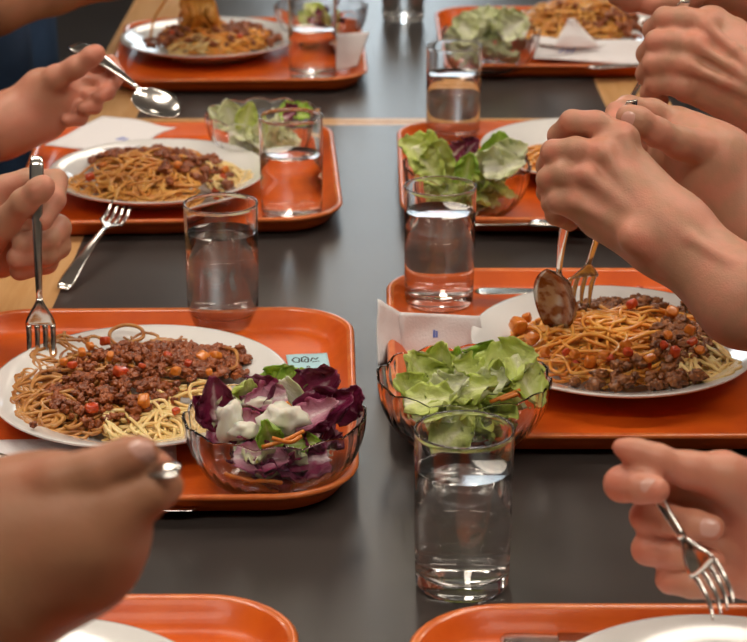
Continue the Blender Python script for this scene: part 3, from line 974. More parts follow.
# green lettuce bowl (right middle)
G1 = 'light green lettuce leaf in the bowl behind the nearest glass'
for i, (px, py, yo, L, W, d, nrm, m_, ru) in enumerate([
        (440, 367, 0.015, 0.050, 0.018, (0.2, 0.1, 1), (-0.2, -1, 0.3), 'lettuce', 0.35),
        (421, 375, 0.005, 0.044, 0.017, (-0.6, 0.2, 0.7), (0.3, -1, 0.5), 'lettuce', 0.4),
        (412, 393, -0.01, 0.042, 0.016, (-0.8, 0, 0.5), (0.2, -1, 0.8), 'lettuce', 0.35),
        (456, 365, 0.025, 0.036, 0.010, (0, 0.1, 1), (0, -1, 0.2), 'lettuce_green', 0.3),
        (482, 361, 0.02, 0.040, 0.016, (0.6, 0.2, 0.7), (0, -1, 0.6), 'lettuce_green', 0.5),
        (512, 368, 0.00, 0.052, 0.021, (0.9, -0.2, 0.3), (0.15, -0.9, 0.9), 'lettuce', 0.3),
        (524, 383, -0.012, 0.044, 0.016, (0.3, -0.3, -0.8), (0.5, -1, 0.4), 'lettuce', 0.35),
        (450, 392, -0.02, 0.036, 0.014, (0.7, 0, 0.3), (0, -0.8, 1), 'iceberg', 0.55),
        (474, 392, -0.02, 0.040, 0.013, (1, 0, 0.1), (0, -0.8, 1), 'lettuce', 0.5),
        (432, 403, -0.03, 0.040, 0.014, (1, 0, 0.0), (0, -0.8, 1), 'lettuce', 0.4),
        (492, 386, -0.01, 0.036, 0.012, (1, 0, 0.2), (0, -1, 1), 'iceberg', 0.4),
        (470, 378, 0.00, 0.040, 0.016, (-0.7, 0, 0.3), (0, -0.8, 1), 'lettuce', 0.5),
        (497, 374, 0.00, 0.034, 0.013, (0.1, 0, 1), (0, -1, 0.3), 'lettuce', 0.4)]):
    leaf('lettuce_leaf', px, py, yo, 'R', L, W, d, nrm, M[m_], G1, 'lettuce leaves on top in the right middle bowl', 200 + i, 0.5, ru)
fill_leaves('R', 'lettuce_leaf', M['lettuce'], 34, 'lettuce leaf low inside the bowl behind the nearest glass', 'lettuce leaves low in the right middle bowl', 230, zr=(0.010, 0.036), size=(0.034, 0.05), Rm=0.040)
leaf('radicchio_leaf', 497, 354, 0.02, 'R', 0.022, 0.006, (0.6, 0.1, -0.4), (0, -1, 0.5), M['radicchio'], 'dark scrap of radicchio at the back of the right middle lettuce bowl', None, 260, 0.3, 0.2)
RY = BC['R'].y
for i, pts in enumerate([((490, 402, RY - .03), (505, 396, RY - .03), (520, 390, RY - .025)), ((470, 380, RY), (485, 377, RY), (500, 380, RY)), ((428, 398, RY - .02), (433, 396, RY - .02), (440, 400, RY - .02)),
                         ((500, 400, RY - .032), (512, 396, RY - .03), (518, 394, RY - .03))]):
    strip('carrot_strip', pts, 0.0017, M['carrot'], 'orange carrot strip in the green lettuce bowl', 'carrot strips in the right middle bowl')

# bowl by the seam, right
for i, (px, py, yo, L, W, d, nrm, m_) in enumerate([
        (420, 153, 0.00, 0.050, 0.020, (-0.9, 0.1, 0.2), (0, -1, 0.8), 'lettuce'),
        (438, 158, -0.01, 0.050, 0.020, (0.2, 0, 1), (0, -1, 0.4), 'lettuce'),
        (427, 165, -0.015, 0.046, 0.018, (0.5, 0, -0.8), (0, -1, 0.5), 'lettuce'),
        (497, 150, 0.01, 0.044, 0.020, (0.1, 0.2, 1), (0.1, -1, 0.4), 'lettuce_green'),
        (488, 163, -0.01, 0.046, 0.020, (0.4, 0, 1), (0.1, -1, 0.5), 'iceberg'),
        (512, 158, 0.00, 0.044, 0.019, (0.9, 0, 0.5), (0, -1, 0.8), 'iceberg'),
        (468, 166, -0.02, 0.036, 0.013, (0.2, 0, 1), (0, -1, 0.4), 'lettuce_green'),
        (505, 168, -0.02, 0.044, 0.016, (1, 0, 0.1), (0, -1, 0.8), 'iceberg')]):
    leaf('lettuce_leaf', px, py, yo, 'BR', L, W, d, nrm, M[m_], 'light green lettuce leaf in the right bowl by the seam', 'lettuce leaves on top in the far right bowl', 300 + i, 0.5, 0.4)
fill_leaves('BR', 'lettuce_leaf', M['lettuce'], 24, 'lettuce leaf low inside the right bowl by the seam', 'lettuce leaves low in the far right bowl', 330, zr=(0.010, 0.036), size=(0.034, 0.05), Rm=0.040)
for i, (px, py) in enumerate([(460, 150), (472, 147), (522, 160)]):
    leaf('radicchio_leaf', px, py, 0.0, 'BR', 0.026 - 0.008 * (i == 2), 0.011 - 0.004 * (i == 2), (0.8, 0, 0.6), (0, -1, 0.6), M['radicchio'],
         'dark red radicchio scrap among the lettuce in the right bowl by the seam', 'radicchio scraps in the far right bowl', 340 + i, 0.7, 0.6)

# bowl by the seam, left
for i, (px, py, yo, L, W, d, nrm, m_) in enumerate([
        (230, 114, 0.00, 0.038, 0.017, (-0.3, 0.1, 1), (0, -1, 0.4), 'iceberg'),
        (247, 115, -0.01, 0.036, 0.013, (0.3, 0.1, 1), (0.2, -1, 0.3), 'lettuce'),
        (221, 118, 0.00, 0.036, 0.015, (-0.8, 0.1, 0.5), (0, -1, 0.6), 'iceberg'),
        (290, 110, 0.01, 0.030, 0.008, (1, 0.1, 0.3), (0, -1, 1), 'lettuce_green'),
        (303, 112, 0.01, 0.026, 0.009, (1, 0, -0.3), (0, -1, 1), 'lettuce_green')]):
    leaf('lettuce_leaf', px, py, yo, 'BL', L, W, d, nrm, M[m_], 'pale lettuce leaf in the left bowl by the seam', 'lettuce leaves on top in the far left bowl', 360 + i, 0.4, 0.35)
fill_leaves('BL', 'lettuce_leaf', M['iceberg'], 18, 'pale lettuce leaf low inside the left bowl by the seam', 'lettuce leaves low in the far left bowl', 380, zr=(0.010, 0.032), size=(0.034, 0.05), Rm=0.040)
leaf('radicchio_leaf', 292, 112, -0.005, 'BL', 0.022, 0.009, (0.9, 0, 0.3), (0, -1, 1), M['radicchio'], 'dark red radicchio scrap seen through the left glass by the seam', None, 390, 0.7, 0.6)

# top bowls
for i in range(16):
    rnd = random.Random(400 + i)
    px = 491 + rnd.uniform(-34, 34); py = 30 - 14 * (1 - abs(px - 494) / 46) + rnd.uniform(-3, 12)
    leaf('lettuce_leaf', px, py, rnd.uniform(-0.03, 0.03), 'TR', 0.040, 0.019, (rnd.uniform(-1, 1), rnd.uniform(-.4, .4), rnd.uniform(0.1, 1)), (rnd.uniform(-.5, .5), -1, 0.7),
         M['iceberg'], 'pale iceberg leaf heaped in the top right bowl', 'iceberg leaves heaped in the top right bowl', 400 + i, 0.6, 0.4)
fill_leaves('TR', 'lettuce_leaf', M['iceberg'], 14, 'pale iceberg leaf low in the top right bowl', 'iceberg leaves low in the top right bowl', 430, size=(0.035, 0.048), zr=(0.012, 0.045))
fill_leaves('TL', 'lettuce_leaf', M['lettuce'], 12, 'lettuce leaf in the top left salad bowl', 'lettuce leaves in the top left bowl', 440, zr=(0.010, 0.045))
fill_leaves('TL', 'radicchio_leaf', M['radicchio'], 4, 'radicchio leaf in the top left salad bowl', 'radicchio leaves in the top left bowl', 441, zr=(0.015, 0.045))


# ------------------------------------------------------------------ cutlery
def loft(stations, nseg=9, th=0.0011):
    """stations: (s, z, halfwidth, sag, thickness); long axis +x; returns closed solid"""
    v = []
    f = []
    for (s, z, w, sag, t) in stations:
        for side in (1, -1):
            for i in range(nseg):
                u = i / (nseg - 1) * 2 - 1
                if side == -1:
                    u = -u
                zz = z + sag * (u * u) - (sag * 0.0)
                edge = math.sqrt(max(0.0, 1 - u ** 4))
                v.append((s, u * w, zz + side * t * 0.5 * (0.25 + 0.75 * edge)))
    k = nseg * 2
    for a in range(len(stations) - 1):
        for i in range(k):
            j = (i + 1) % k
            f.append((a * k + i, (a + 1) * k + i, (a + 1) * k + j, a * k + j))
    f.append(tuple(range(k))); f.append(tuple((len(stations) - 1) * k + i for i in range(k - 1, -1, -1)))
    return v, f


def handle_st(L0, L1, wide=0.0075, neck=0.0024, bend=0.004, round_end=False):
    st = []
    for i in range(16):
        t = i / 15
        s = L0 + (L1 - L0) * t
        # t=0 butt end
        if t < 0.04:
            w = wide * 0.72
        elif t < 0.12:
            w = wide * 0.96
        else:
            w = wide + (neck - wide) * ((t - 0.1) / 0.9) ** 0.9
        z = bend * math.sin(math.pi * t) - 0.002 * (1 - t) ** 2
        th = 0.0020 + 0.0016 * t ** 2
        st.append((s, z, w, -0.0006 * (1 - t), th))
    return st


def xf(o_list, tip, end, upv):
    """place so that local x=0 is at end and x=len at tip"""
    pass


def place(root, tip, end, upv):
    tip, end = Vector(tip), Vector(end)
    x = (tip - end); L = x.length; x.normalize()
    z = Vector(upv); z = (z - x * z.dot(x)).normalized(); y = z.cross(x)
    R = Matrix((x, y, z)).transposed().to_4x4()
    root.matrix_world = Matrix.Translation(end) @ R
    return L


def make_spoon(label, tip, end, upv, wide=0.0075, mat='steel', bmat=None, bw=0.0215, bl=0.055):
    L = (Vector(tip) - Vector(end)).length
    root = thing('spoon', label, 'spoon', group='spoons')
    v, f = loft(handle_st(0, L - bl - 0.007, wide))
    mesh_obj('handle', v, f, M[mat], root)
    st = [(L - bl - 0.0075, 0.000, 0.0024, 0, 0.0034), (L - bl - 0.003, -0.001, 0.0034, 0.0003, 0.003)]
    for i in range(17):
        t = i / 16
        s = L - bl + bl * t
        w = bw * max(0.05, math.sin(math.pi * min(1.0, 0.12 + 0.86 * t)) ** 0.62) * (1.02 - 0.10 * t)
        if i == 16:
            w = bw * 0.16
        d = 0.0085 * math.sin(math.pi * (0.08 + 0.90 * t)) ** 0.8
        st.append((s, -d - 0.0010, w, d, 0.0013))
    v, f = loft(st, 13)
    mesh_obj('bowl', v, f, M[bmat or mat], root)
    place(root, tip, end, upv)
    return root


def make_fork(label, tip, end, upv, wide=0.0075, mat='steel', hw=0.0122, hs=1.0):
    L = (Vector(tip) - Vector(end)).length
    root = thing('fork', label, 'fork', group='forks')
    v, f = loft(handle_st(0, L - 0.074 * hs, wide))
    mesh_obj('handle', v, f, M[mat], root)
    mb = MB()
    st = []
    for i in range(9):
        t = i / 8
        w = 0.0024 + (hw - 0.0024) * (t * t * (3 - 2 * t)) ** 0.8
        st.append((L - (0.0745 - 0.031 * t) * hs, -0.005 * t * t, w, 0.0022 * t, 0.0030 - 0.0012 * t))
    mb.add(*loft(st, 9))
    for k in range(4):
        yc = (k - 1.5) * hw * 0.53
        st2 = []
        for i in range(9):
            t = i / 8
            s = L - (0.0455 - 0.0455 * t) * hs
            z = -0.005 - 0.0035 * math.sin(t * 2.1) + 0.0085 * t * t + 0.0022 * (abs(yc) / hw) ** 2
            st2.append((s, z, hw * 0.185 * (1 - 0.55 * t ** 2), 0, 0.0016 * (1 - 0.4 * t)))
        vv, ff = loft(st2, 5)
        vv = [(a, b + yc, c) for a, b, c in vv]
        mb.add(vv, ff)
    mb.build('head', M[mat], root, smooth=True)
    place(root, tip, end, upv)
    return root


def make_knife(label, tip, end, upv):
    L = (Vector(tip) - Vector(end)).length
    root = thing('table_knife', label, 'knife', group='table knives')
    v, f = loft([(0, 0, 0.006, 0, 0.004), (0.004, 0, 0.0085, 0, 0.0055), (0.05, 0, 0.0078, 0, 0.0055), (L * 0.48, 0, 0.0062, 0, 0.005), (L * 0.5, 0, 0.0055, 0, 0.003)])
    mesh_obj('handle', v, f, M['steel'], root)
    st = []
    for i in range(12):
        t = i / 11
        st.append((L * 0.498 + L * 0.502 * t, 0, 0.0055 + 0.0045 * math.sin(math.pi * min(1, t * 0.62)) if t < 0.98 else 0.0035, 0, 0.0016 - 0.0006 * t))
    v, f = loft(st)
    mesh_obj('blade', v, f, M['steel'], root)
    place(root, tip, end, upv)
    return root


UP = (0, 0, 1)
# fork resting on the tray by the seam, handle reaching over its front edge
e_ = at_z(63, 287, 0.006); t_ = at_z(121, 206, 0.036)
make_fork('fork leaning tines up on the plate rim at left, handle over the tray edge', t_, e_, (0.25, -0.1, 1), hs=0.66)
# fork stuck upright in the left plate
make_fork('upright fork held in the fist and stuck into the meat sauce plate', at_z(41, 365, 0.017), cam_pt(36, 156, 1.705), (0, -1, 0.25), wide=0.0062, hw=0.0125, hs=0.74)
# spoon held over the far left plate
make_spoon('shiny spoon held by the hand at upper left, hovering over a plate', cam_pt(176, 115, 2.06), cam_pt(74, 43, 2.15), (0.12, -0.42, 1), wide=0.0112, bw=0.0225)
# spoon pressed into the right plate
make_spoon('spoon smeared with sauce, held upright by the big hand at right', at_z(549, 331, 0.026), cam_pt(575, 176, 1.63), (-0.15, -0.25, 0.1), wide=0.007, bmat='steel_sauced', bw=0.0235, bl=0.066)
make_fork('fork held behind the spoon, tines in the orange spaghetti', at_z(577, 306, 0.034), cam_pt(633, 103, 1.60), (0.2, -1, 0.9), wide=0.0062, hs=0.8, hw=0.0135)
# spoon held by the fist at the upper right
make_spoon('spoon handle gripped by the fist at the upper right', cam_pt(600, 150, 1.98), cam_pt(686, 3, 1.80), (0.3, -1, 0.4), wide=0.006)
# fork over the front right plate
make_fork('fork pointing down between the fingers of the hand at lower right', cam_pt(725, 612, 1.135), cam_pt(634, 450, 1.192), (-0.65, -0.8, 0.3), wide=0.0052, hw=0.0098, hs=0.66)
# utensil in the foreground hand
make_spoon('spoon handle end between thumb and finger of the blurred foreground hand', cam_pt(20, 512, 0.99), cam_pt(175, 468, 0.932), (0.0, -0.5, 1), bw=0.012, wide=0.0050)
e_ = at_z(174, 467, 0.0)
make_knife('knife along the front edge of the right tray by the seam', at_z(470, 222, 0.016), at_z(590, 224, 0.020), UP)
make_knife('knife lying along the front of the top right tray', at_z(588, 67, 0.022), at_z(700, 62, 0.022), UP)
make_knife('knife lying at the back edge of the right middle tray', at_z(474, 291, 0.016), at_z(622, 291, 0.018), UP)
make_knife('knife end lying at the front of the left middle tray beside the foreground hand', at_z(200, 505, 0.0095), at_z(30, 507, 0.0095), UP)
make_spoon('spoon lying on the napkin in front of the meat sauce plate', at_z(-70, 462, 0.018), at_z(86, 457, 0.0125), UP)
make_knife('knife on the bottom right tray before the plate', at_z(500, 641, 0.010), at_z(640, 640, 0.010), UP)


# ------------------------------------------------------------------ napkins and the card
def sheet(name, corners, mat, label, cat, crumple=0.002, seed=1, n=14, th=0.0008, bend=None, group=None, parent=None, marks=None):
    """corners: a,b,c,d (world) going round; bilinear patch with soft creases"""
    a, b, c, d = [Vector(p) for p in corners]
    nn = (b - a).cross(d - a).normalized()
    off = Vector((seed * 3.1, seed, 0))
    pts = []
    for j in range(n):
        t = j / (n - 1)
        for i in range(n):
            s = i / (n - 1)
            p = (a * (1 - s) + b * s) * (1 - t) + (d * (1 - s) + c * s) * t
            h = crumple * noise.noise(Vector((s * 2.2, t * 2.2, 0)) + off) * 2
            if bend:
                h += bend * math.sin(math.pi * s)
            pts.append(p + nn * h)
    N = n * n
    v = [p + nn * th / 2 for p in pts] + [p - nn * th / 2 for p in pts]
    f = []
    for j in range(n - 1):
        for i in range(n - 1):
            q = j * n + i
            f.append((q, q + 1, q + n + 1, q + n)); f.append((N + q, N + q + n, N + q + n + 1, N + q + 1))
    for i in range(n - 1):
        for q, r_ in ((i, i + 1), ((n - 1) * n + i + 1, (n - 1) * n + i), ((i + 1) * n, i * n), (i * n + n - 1, (i + 1) * n + n - 1)):
            f.append((q, N + q, N + r_, r_))
    base = pts[0]
    o = mesh_obj(name, [tuple(p - base) for p in v], f, mat)
    o.location = base
    if label:
        tag(o, label, cat, group)
    if marks:
        # marks: list of polylines in (s,t) printed on the sheet
        mb = MB()
        for pl, w in marks:
            P = []
            for (s, t) in pl:
                p = (a * (1 - s) + b * s) * (1 - t) + (d * (1 - s) + c * s) * t
                h = crumple * noise.noise(Vector((s * 2.2, t * 2.2, 0)) + off) * 2 + (bend * math.sin(math.pi * s) if bend else 0)
                P.append(p + nn * (h + th / 2 + 0.00025) - base)
            for k in range(len(P) - 1):
                dd = (P[k + 1] - P[k]).normalized(); sd = dd.cross(nn) * w
                q0, q1, q2, q3 = P[k] - sd, P[k] + sd, P[k + 1] + sd, P[k + 1] - sd
                u_ = nn * 0.0001
                mb.add([q0, q1, q2, q3, q0 + u_, q1 + u_, q2 + u_, q3 + u_], [(3, 2, 1, 0), (4, 5, 6, 7), (0, 1, 5, 4), (1, 2, 6, 5), (2, 3, 7, 6), (3, 0, 4, 7)])
        mb.build('printed_mark', marks_mat, o)
    return o


marks_mat = M['print']
# napkin standing in front of the glass (right middle)
nY = 1.655
sheet('napkin', [at_y(378, 366, nY - 0.03), at_y(401, 362, nY), at_y(400, 312, nY + 0.012), at_y(377, 299, nY)], M['paper'],
      'white paper napkin flap standing over the left edge of the right middle tray', 'napkin', 0.001, 3)
sheet('napkin', [at_y(399, 364, nY), at_y(486, 358, nY - 0.004), at_y(480, 316, nY + 0.012), at_y(399, 312, nY + 0.012)], M['paper'],
      'white paper napkin standing in front of a water glass, small blue print on it', 'napkin', 0.0012, 4,
      marks=[([(0.42, 0.50), (0.425, 0.66)], 0.0011), ([(0.45, 0.50), (0.455, 0.64)], 0.0008)])
# napkin under the foreground hand on the left middle tray
sheet('napkin', [at_z(-40, 498, 0.0075), at_z(178, 486, 0.0075), at_z(176, 440, 0.0085), at_z(-40, 440, 0.0085)], M['paper'],
      'white paper napkin lying flat in front of the meat sauce plate', 'napkin', 0.0008, 5,
      marks=[([(0.26, 0.62), (0.36, 0.63)], 0.0008), ([(0.27, 0.55), (0.33, 0.56)], 0.0006)])
# napkin at the far left plate
sheet('napkin', [at_z(44, 146, 0.030), at_z(130, 150, 0.026), at_z(176, 126, 0.030), at_z(102, 116, 0.036)], M['paper'],
      'white paper napkin sticking out beyond the plate under the hand with the spoon', 'napkin', 0.002, 6,
      marks=[([(0.62, 0.35), (0.68, 0.42)], 0.001), ([(0.67, 0.33), (0.70, 0.42)], 0.001), ([(0.72, 0.33), (0.75, 0.4)], 0.001)])
# napkin at the top left tray
tY = 2.74
sheet('napkin', [at_y(322, 76, tY), at_y(357, 66, tY), at_y(370, 32, tY + 0.01), at_y(322, 35, tY + 0.01)], M['paper'],
      'white paper napkin standing at the corner of the top left tray', 'napkin', 0.001, 7)
# napkins at the top right plate
sheet('napkin', [at_z(530, 58, 0.012), at_z(660, 66, 0.012), at_z(660, 44, 0.034), at_z(534, 36, 0.032)], M['paper'],
      'white napkin lying along the front of the top right spaghetti plate', 'napkin', 0.0025, 8,
      marks=[([(0.22, 0.3), (0.26, 0.5)], 0.0012), ([(0.27, 0.3), (0.30, 0.5)], 0.0012), ([(0.31, 0.3), (0.34, 0.5)], 0.0012)])
sheet('napkin', [at_y(553, 47, 2.785), at_y(601, 48, 2.785), at_y(574, 18, 2.80), at_y(568, 19, 2.80)], M['paper'],
      'pointed white napkin corner standing up before the top right spaghetti', 'napkin', 0.002, 9)
# pale blue card with a black drawing
marks_mat = M['ink']
c_ = [at_z(292, 386, 0.0065), at_z(334, 385, 0.0065), at_z(327, 353, 0.0065), at_z(286, 355, 0.0065)]
sheet('paper_card', c_, M['card'], 'small pale blue card with black drawing on the left middle tray', 'card', 0.0002, 10, th=0.0006,
      marks=[([(0.12, 0.80), (0.20, 0.88), (0.30, 0.84), (0.28, 0.72), (0.16, 0.72), (0.12, 0.80)], 0.0006),
             ([(0.34, 0.74), (0.36, 0.86), (0.44, 0.90), (0.52, 0.84), (0.50, 0.72), (0.34, 0.74)], 0.0007),
             ([(0.40, 0.76), (0.46, 0.82)], 0.0006), ([(0.56, 0.74), (0.62, 0.86), (0.70, 0.80), (0.76, 0.86)], 0.0006), ([(0.60, 0.72), (0.78, 0.74)], 0.0005),
             ([(0.84, 0.62), (0.90, 0.62)], 0.0009), ([(0.84, 0.57), (0.91, 0.57)], 0.0009), ([(0.84, 0.52), (0.90, 0.52)], 0.0009), ([(0.84, 0.47), (0.91, 0.47)], 0.0009),
             ([(0.44, 0.55), (0.47, 0.60), (0.52, 0.56)], 0.0005), ([(0.50, 0.48), (0.56, 0.50)], 0.0005)])


# ------------------------------------------------------------------ people (implicit-surface arms and hands)
def smin(a, b, k):
    h = np.maximum(k - np.abs(a - b), 0.0) / k
    return np.minimum(a, b) - h * h * k * 0.25


def capsule_sdf(X, Y, Z, a, b, ra, rb):
    ab = b - a
    L2 = float(ab @ ab) + 1e-12
    px, py, pz = X - a[0], Y - a[1], Z - a[2]
    t = np.clip((px * ab[0] + py * ab[1] + pz * ab[2]) / L2, 0, 1)
    d = np.sqrt((px - t * ab[0]) ** 2 + (py - t * ab[1]) ** 2 + (pz - t * ab[2]) ** 2)
    return d - (ra + (rb - ra) * t)


def surface_nets(F, org, h):
    ins = F < 0
    nx, ny, nz = F.shape
    cs = np.zeros((nx - 1, ny - 1, nz - 1), dtype=np.int32)
    for dx in (0, 1):
        for dy in (0, 1):
            for dz in (0, 1):
                cs += ins[dx:nx - 1 + dx, dy:ny - 1 + dy, dz:nz - 1 + dz]
    mix = (cs > 0) & (cs < 8)
    idx = -np.ones(mix.shape, dtype=np.int64)
    ci = np.argwhere(mix)
    idx[mix] = np.arange(len(ci))
    acc = np.zeros((len(ci), 3)); cnt = np.zeros(len(ci))
    corners = [(0, 0, 0), (1, 0, 0), (0, 1, 0), (1, 1, 0), (0, 0, 1), (1, 0, 1), (0, 1, 1), (1, 1, 1)]
    val = [F[ci[:, 0] + c[0], ci[:, 1] + c[1], ci[:, 2] + c[2]] for c in corners]
    for i in range(8):
        for j in range(i + 1, 8):
            ca, cb = np.array(corners[i]), np.array(corners[j])
            if np.abs(ca - cb).sum() != 1:
                continue
            va, vb = val[i], val[j]
            cr = (va < 0) != (vb < 0)
            t = np.where(cr, va / (va - vb + 1e-20), 0)
            p = ca[None, :] + t[:, None] * (cb - ca)[None, :]
            acc += np.where(cr[:, None], p, 0); cnt += cr
    V = (ci + acc / cnt[:, None]) * h + org
    faces = []
    for ax in range(3):
        o1, o2 = [(1, 2), (2, 0), (0, 1)][ax]
        sl0 = [slice(None)] * 3; sl1 = [slice(None)] * 3
        sl0[ax] = slice(0, -1); sl1[ax] = slice(1, None)
        A, B = ins[tuple(sl0)], ins[tuple(sl1)]
        cr = np.argwhere(A != B)
        ok = (cr[:, o1] > 0) & (cr[:, o2] > 0) & (cr[:, o1] < F.shape[o1] - 1) & (cr[:, o2] < F.shape[o2] - 1)
        cr = cr[ok]
        flip = A[cr[:, 0], cr[:, 1], cr[:, 2]]
        e1 = np.zeros(3, dtype=int); e1[o1] = 1
        e2 = np.zeros(3, dtype=int); e2[o2] = 1

        def g(c):
            return idx[c[:, 0], c[:, 1], c[:, 2]]
        q = np.stack([g(cr - e1 - e2), g(cr - e2), g(cr), g(cr - e1)], axis=1)
        q[~flip] = q[~flip][:, ::-1]
        faces.append(q)
    return V, np.vstack(faces)


def sdf_mesh(groups, h):
    """groups: list of (k_join, k_inside, [capsules (a, b, ra, rb)])"""
    allp = []
    for _, _, caps in groups:
        for a, b, ra, rb in caps:
            m_ = max(ra, rb)
            allp += [np.minimum(a, b) - m_, np.maximum(a, b) + m_]
    allp = np.array(allp)
    lo, hi = allp.min(0) - 4 * h, allp.max(0) + 4 * h
    n = np.ceil((hi - lo) / h).astype(int) + 1
    F = np.full(n, 0.05, dtype=np.float32)
    ax = [lo[i] + np.arange(n[i]) * h for i in range(3)]

    def sub(a, b, m_):
        l_ = np.maximum(0, np.floor((np.minimum(a, b) - m_ - lo) / h).astype(int))
        u_ = np.minimum(n, np.ceil((np.maximum(a, b) + m_ - lo) / h).astype(int) + 1)
        return tuple(slice(l_[i], u_[i]) for i in range(3))
    for kj, ki, caps in groups:
        G = np.full(n, 0.05, dtype=np.float32)
        for a, b, ra, rb in caps:
            s = sub(a, b, max(ra, rb) + max(ki, kj) + 2 * h)
            X, Y, Z = ax[0][s[0]][:, None, None], ax[1][s[1]][None, :, None], ax[2][s[2]][None, None, :]
            G[s] = smin(G[s], capsule_sdf(X, Y, Z, a, b, ra, rb).astype(np.float32), ki)
        F = smin(F, G, kj)
    return surface_nets(F, lo, h)


def V3(p):
    return np.array([p[0], p[1], p[2]], dtype=float)


def ch(*pts):
    """chain of capsules from picture-measured joints (px, py, radius_px, depth)"""
    P = [(V3(cam_pt(x, y, zc)), r * zc / F_PX) for x, y, r, zc in pts]
    return [(P[i][0], P[i + 1][0], P[i][1], P[i + 1][1]) for i in range(len(P) - 1)]


def cw(*pts):
    """chain from world points ((x,y,z), r)"""
    return [(V3(pts[i][0]), V3(pts[i + 1][0]), pts[i][1], pts[i + 1][1]) for i in range(len(pts) - 1)]


def relax(V, Fc, it=2):
    """light smoothing of the voxel surface"""
    e = np.vstack([Fc[:, [0, 1]], Fc[:, [1, 2]], Fc[:, [2, 3]], Fc[:, [3, 0]]])
    for _ in range(it):
        acc = np.zeros_like(V); cnt = np.zeros(len(V))
        np.add.at(acc, e[:, 0], V[e[:, 1]]); np.add.at(acc, e[:, 1], V[e[:, 0]])
        np.add.at(cnt, e[:, 0], 1); np.add.at(cnt, e[:, 1], 1)
        V = 0.5 * V + 0.5 * acc / cnt[:, None]
    return V


def add_nail(parent, px, py, zc, r_px, dir_px, tilt=0.0, ln=0.011, wd=0.0105, mat=None):
    """nail patch hugging the finger whose axis runs along dir_px in the picture; faces the lens side"""
    c = cam_pt(px, py, zc)
    r = r_px * zc / F_PX
    e = cam_pt(px + dir_px[0], py + dir_px[1], zc) - c
    x = e.normalized()
    view = (Vector((0, 0, CAM_H)) - c).normalized()
    z = view + x.cross(view) * tilt
    z = (z - x * z.dot(x)).normalized(); y = z.cross(x)
    v, f = [], []
    nu, nv = 9, 9
    for j in range(nv):
        t = j / (nv - 1) * 2 - 1
        for i in range(nu):
            u = i / (nu - 1) * 2 - 1
            uu = u * math.sqrt(max(0, 1 - 0.55 * t ** 4 - (0.25 * t if t < 0 else 0) * 0))
            a = uu * wd / 2 / r
            rr = r * 1.015 - 0.0011 * t * t + 0.0002
            p = c + x * (t * ln / 2 * math.sqrt(1 - 0.3 * u * u)) + (z * math.cos(a) + y * math.sin(a)) * rr
            v.append(p)
    n = len(v)
    v2 = v + [p - z * 0.0006 for p in v]
    for j in range(nv - 1):
        for i in range(nu - 1):
            q = j * nu + i
            f.append((q, q + 1, q + nu + 1, q + nu)); f.append((n + q, n + q + nu, n + q + nu + 1, n + q + 1))
    return mesh_obj('fingernail', [tuple(p) for p in v2], f, mat or M['nail'], parent)


def person(label, side, Y, arms, skin, cloth, nails=(), flush=(), sleeve_r=0.05, extra_sleeves=(), trousers='denim', h=0.0016, sx=0.60):
    """arms: list of (groups, elbow xyz, forearm end radius); side -1 left / +1 right of the table"""
    root = thing('person', label, 'person', (side * sx, Y, TZ))
    inv = Matrix.Translation(-Vector((side * sx, Y, TZ)))
    verts, faces = [], []
    for groups in arms:
        V, Fc = sdf_mesh(groups, h)
        V = relax(V, Fc, 2)
        Fc = Fc + len(verts)
        verts += V.tolist(); faces += Fc.tolist()
    # the trunk under the clothes
    cx_ = side * sx
    V, Fc = sdf_mesh([(0.03, 0.05, cw(((cx_, Y - 0.09, -0.2), 0.075), ((cx_, Y - 0.12, 0.2), 0.07)) + cw(((cx_, Y + 0.09, -0.2), 0.075), ((cx_, Y + 0.12, 0.2), 0.07)) +
                       cw(((cx_, Y, 0.2), 0.06), ((cx_ - side * 0.02, Y, 0.42), 0.05)))], 0.008)
    Fc = Fc + len(verts)
    verts += V.tolist(); faces += Fc.tolist()
    body = mesh_obj('body', verts, faces, M[skin], root)
    body.matrix_parent_inverse = inv
    VV = np.array(verts); fl = np.zeros(len(VV))
    for (px, py, zc, rp) in flush:
        c_ = V3(cam_pt(px, py, zc)); fl = np.maximum(fl, np.exp(-((VV - c_) ** 2).sum(1) / (rp * zc / F_PX) ** 2))
    at = body.data.attributes.new('flush', 'FLOAT', 'POINT'); at.data.foreach_set('value', fl.astype(np.float32))
    # jumper: torso, shoulders and sleeves
    caps = cw(((cx_, Y - 0.09, -0.28), 0.10), ((cx_, Y - 0.13, 0.22), 0.095)) + cw(((cx_, Y + 0.09, -0.28), 0.10), ((cx_, Y + 0.13, 0.22), 0.095))
    caps += cw(((cx_, Y - 0.2, 0.27), 0.065), ((cx_, Y + 0.2, 0.27), 0.065))
    for (sh, el, wr, rw) in extra_sleeves:
        caps += cw((sh, 0.062), (el, 0.055), (wr, rw))
    V, Fc = sdf_mesh([(0.03, 0.05, caps)], 0.008)
    c = mesh_obj('jumper', V, Fc, M[cloth], root); c.matrix_parent_inverse = inv
    caps = []
    for s in (-1, 1):
        caps += cw(((cx_, Y + s * 0.09, -0.27), 0.095), ((cx_ - side * 0.36, Y + s * 0.12, -0.24), 0.065), ((cx_ - side * 0.34, Y + s * 0.12, -0.70), 0.05))
    V, Fc = sdf_mesh([(0.02, 0.03, caps)], 0.008)
    c = mesh_obj('trousers', V, Fc, M[trousers], root); c.matrix_parent_inverse = inv
    for nl in nails:
        o = add_nail(root, *nl[:5], **(nl[5] if len(nl) > 5 else {}))
        o.matrix_parent_inverse = inv
    return root


KF, KP = 0.0022, 0.010
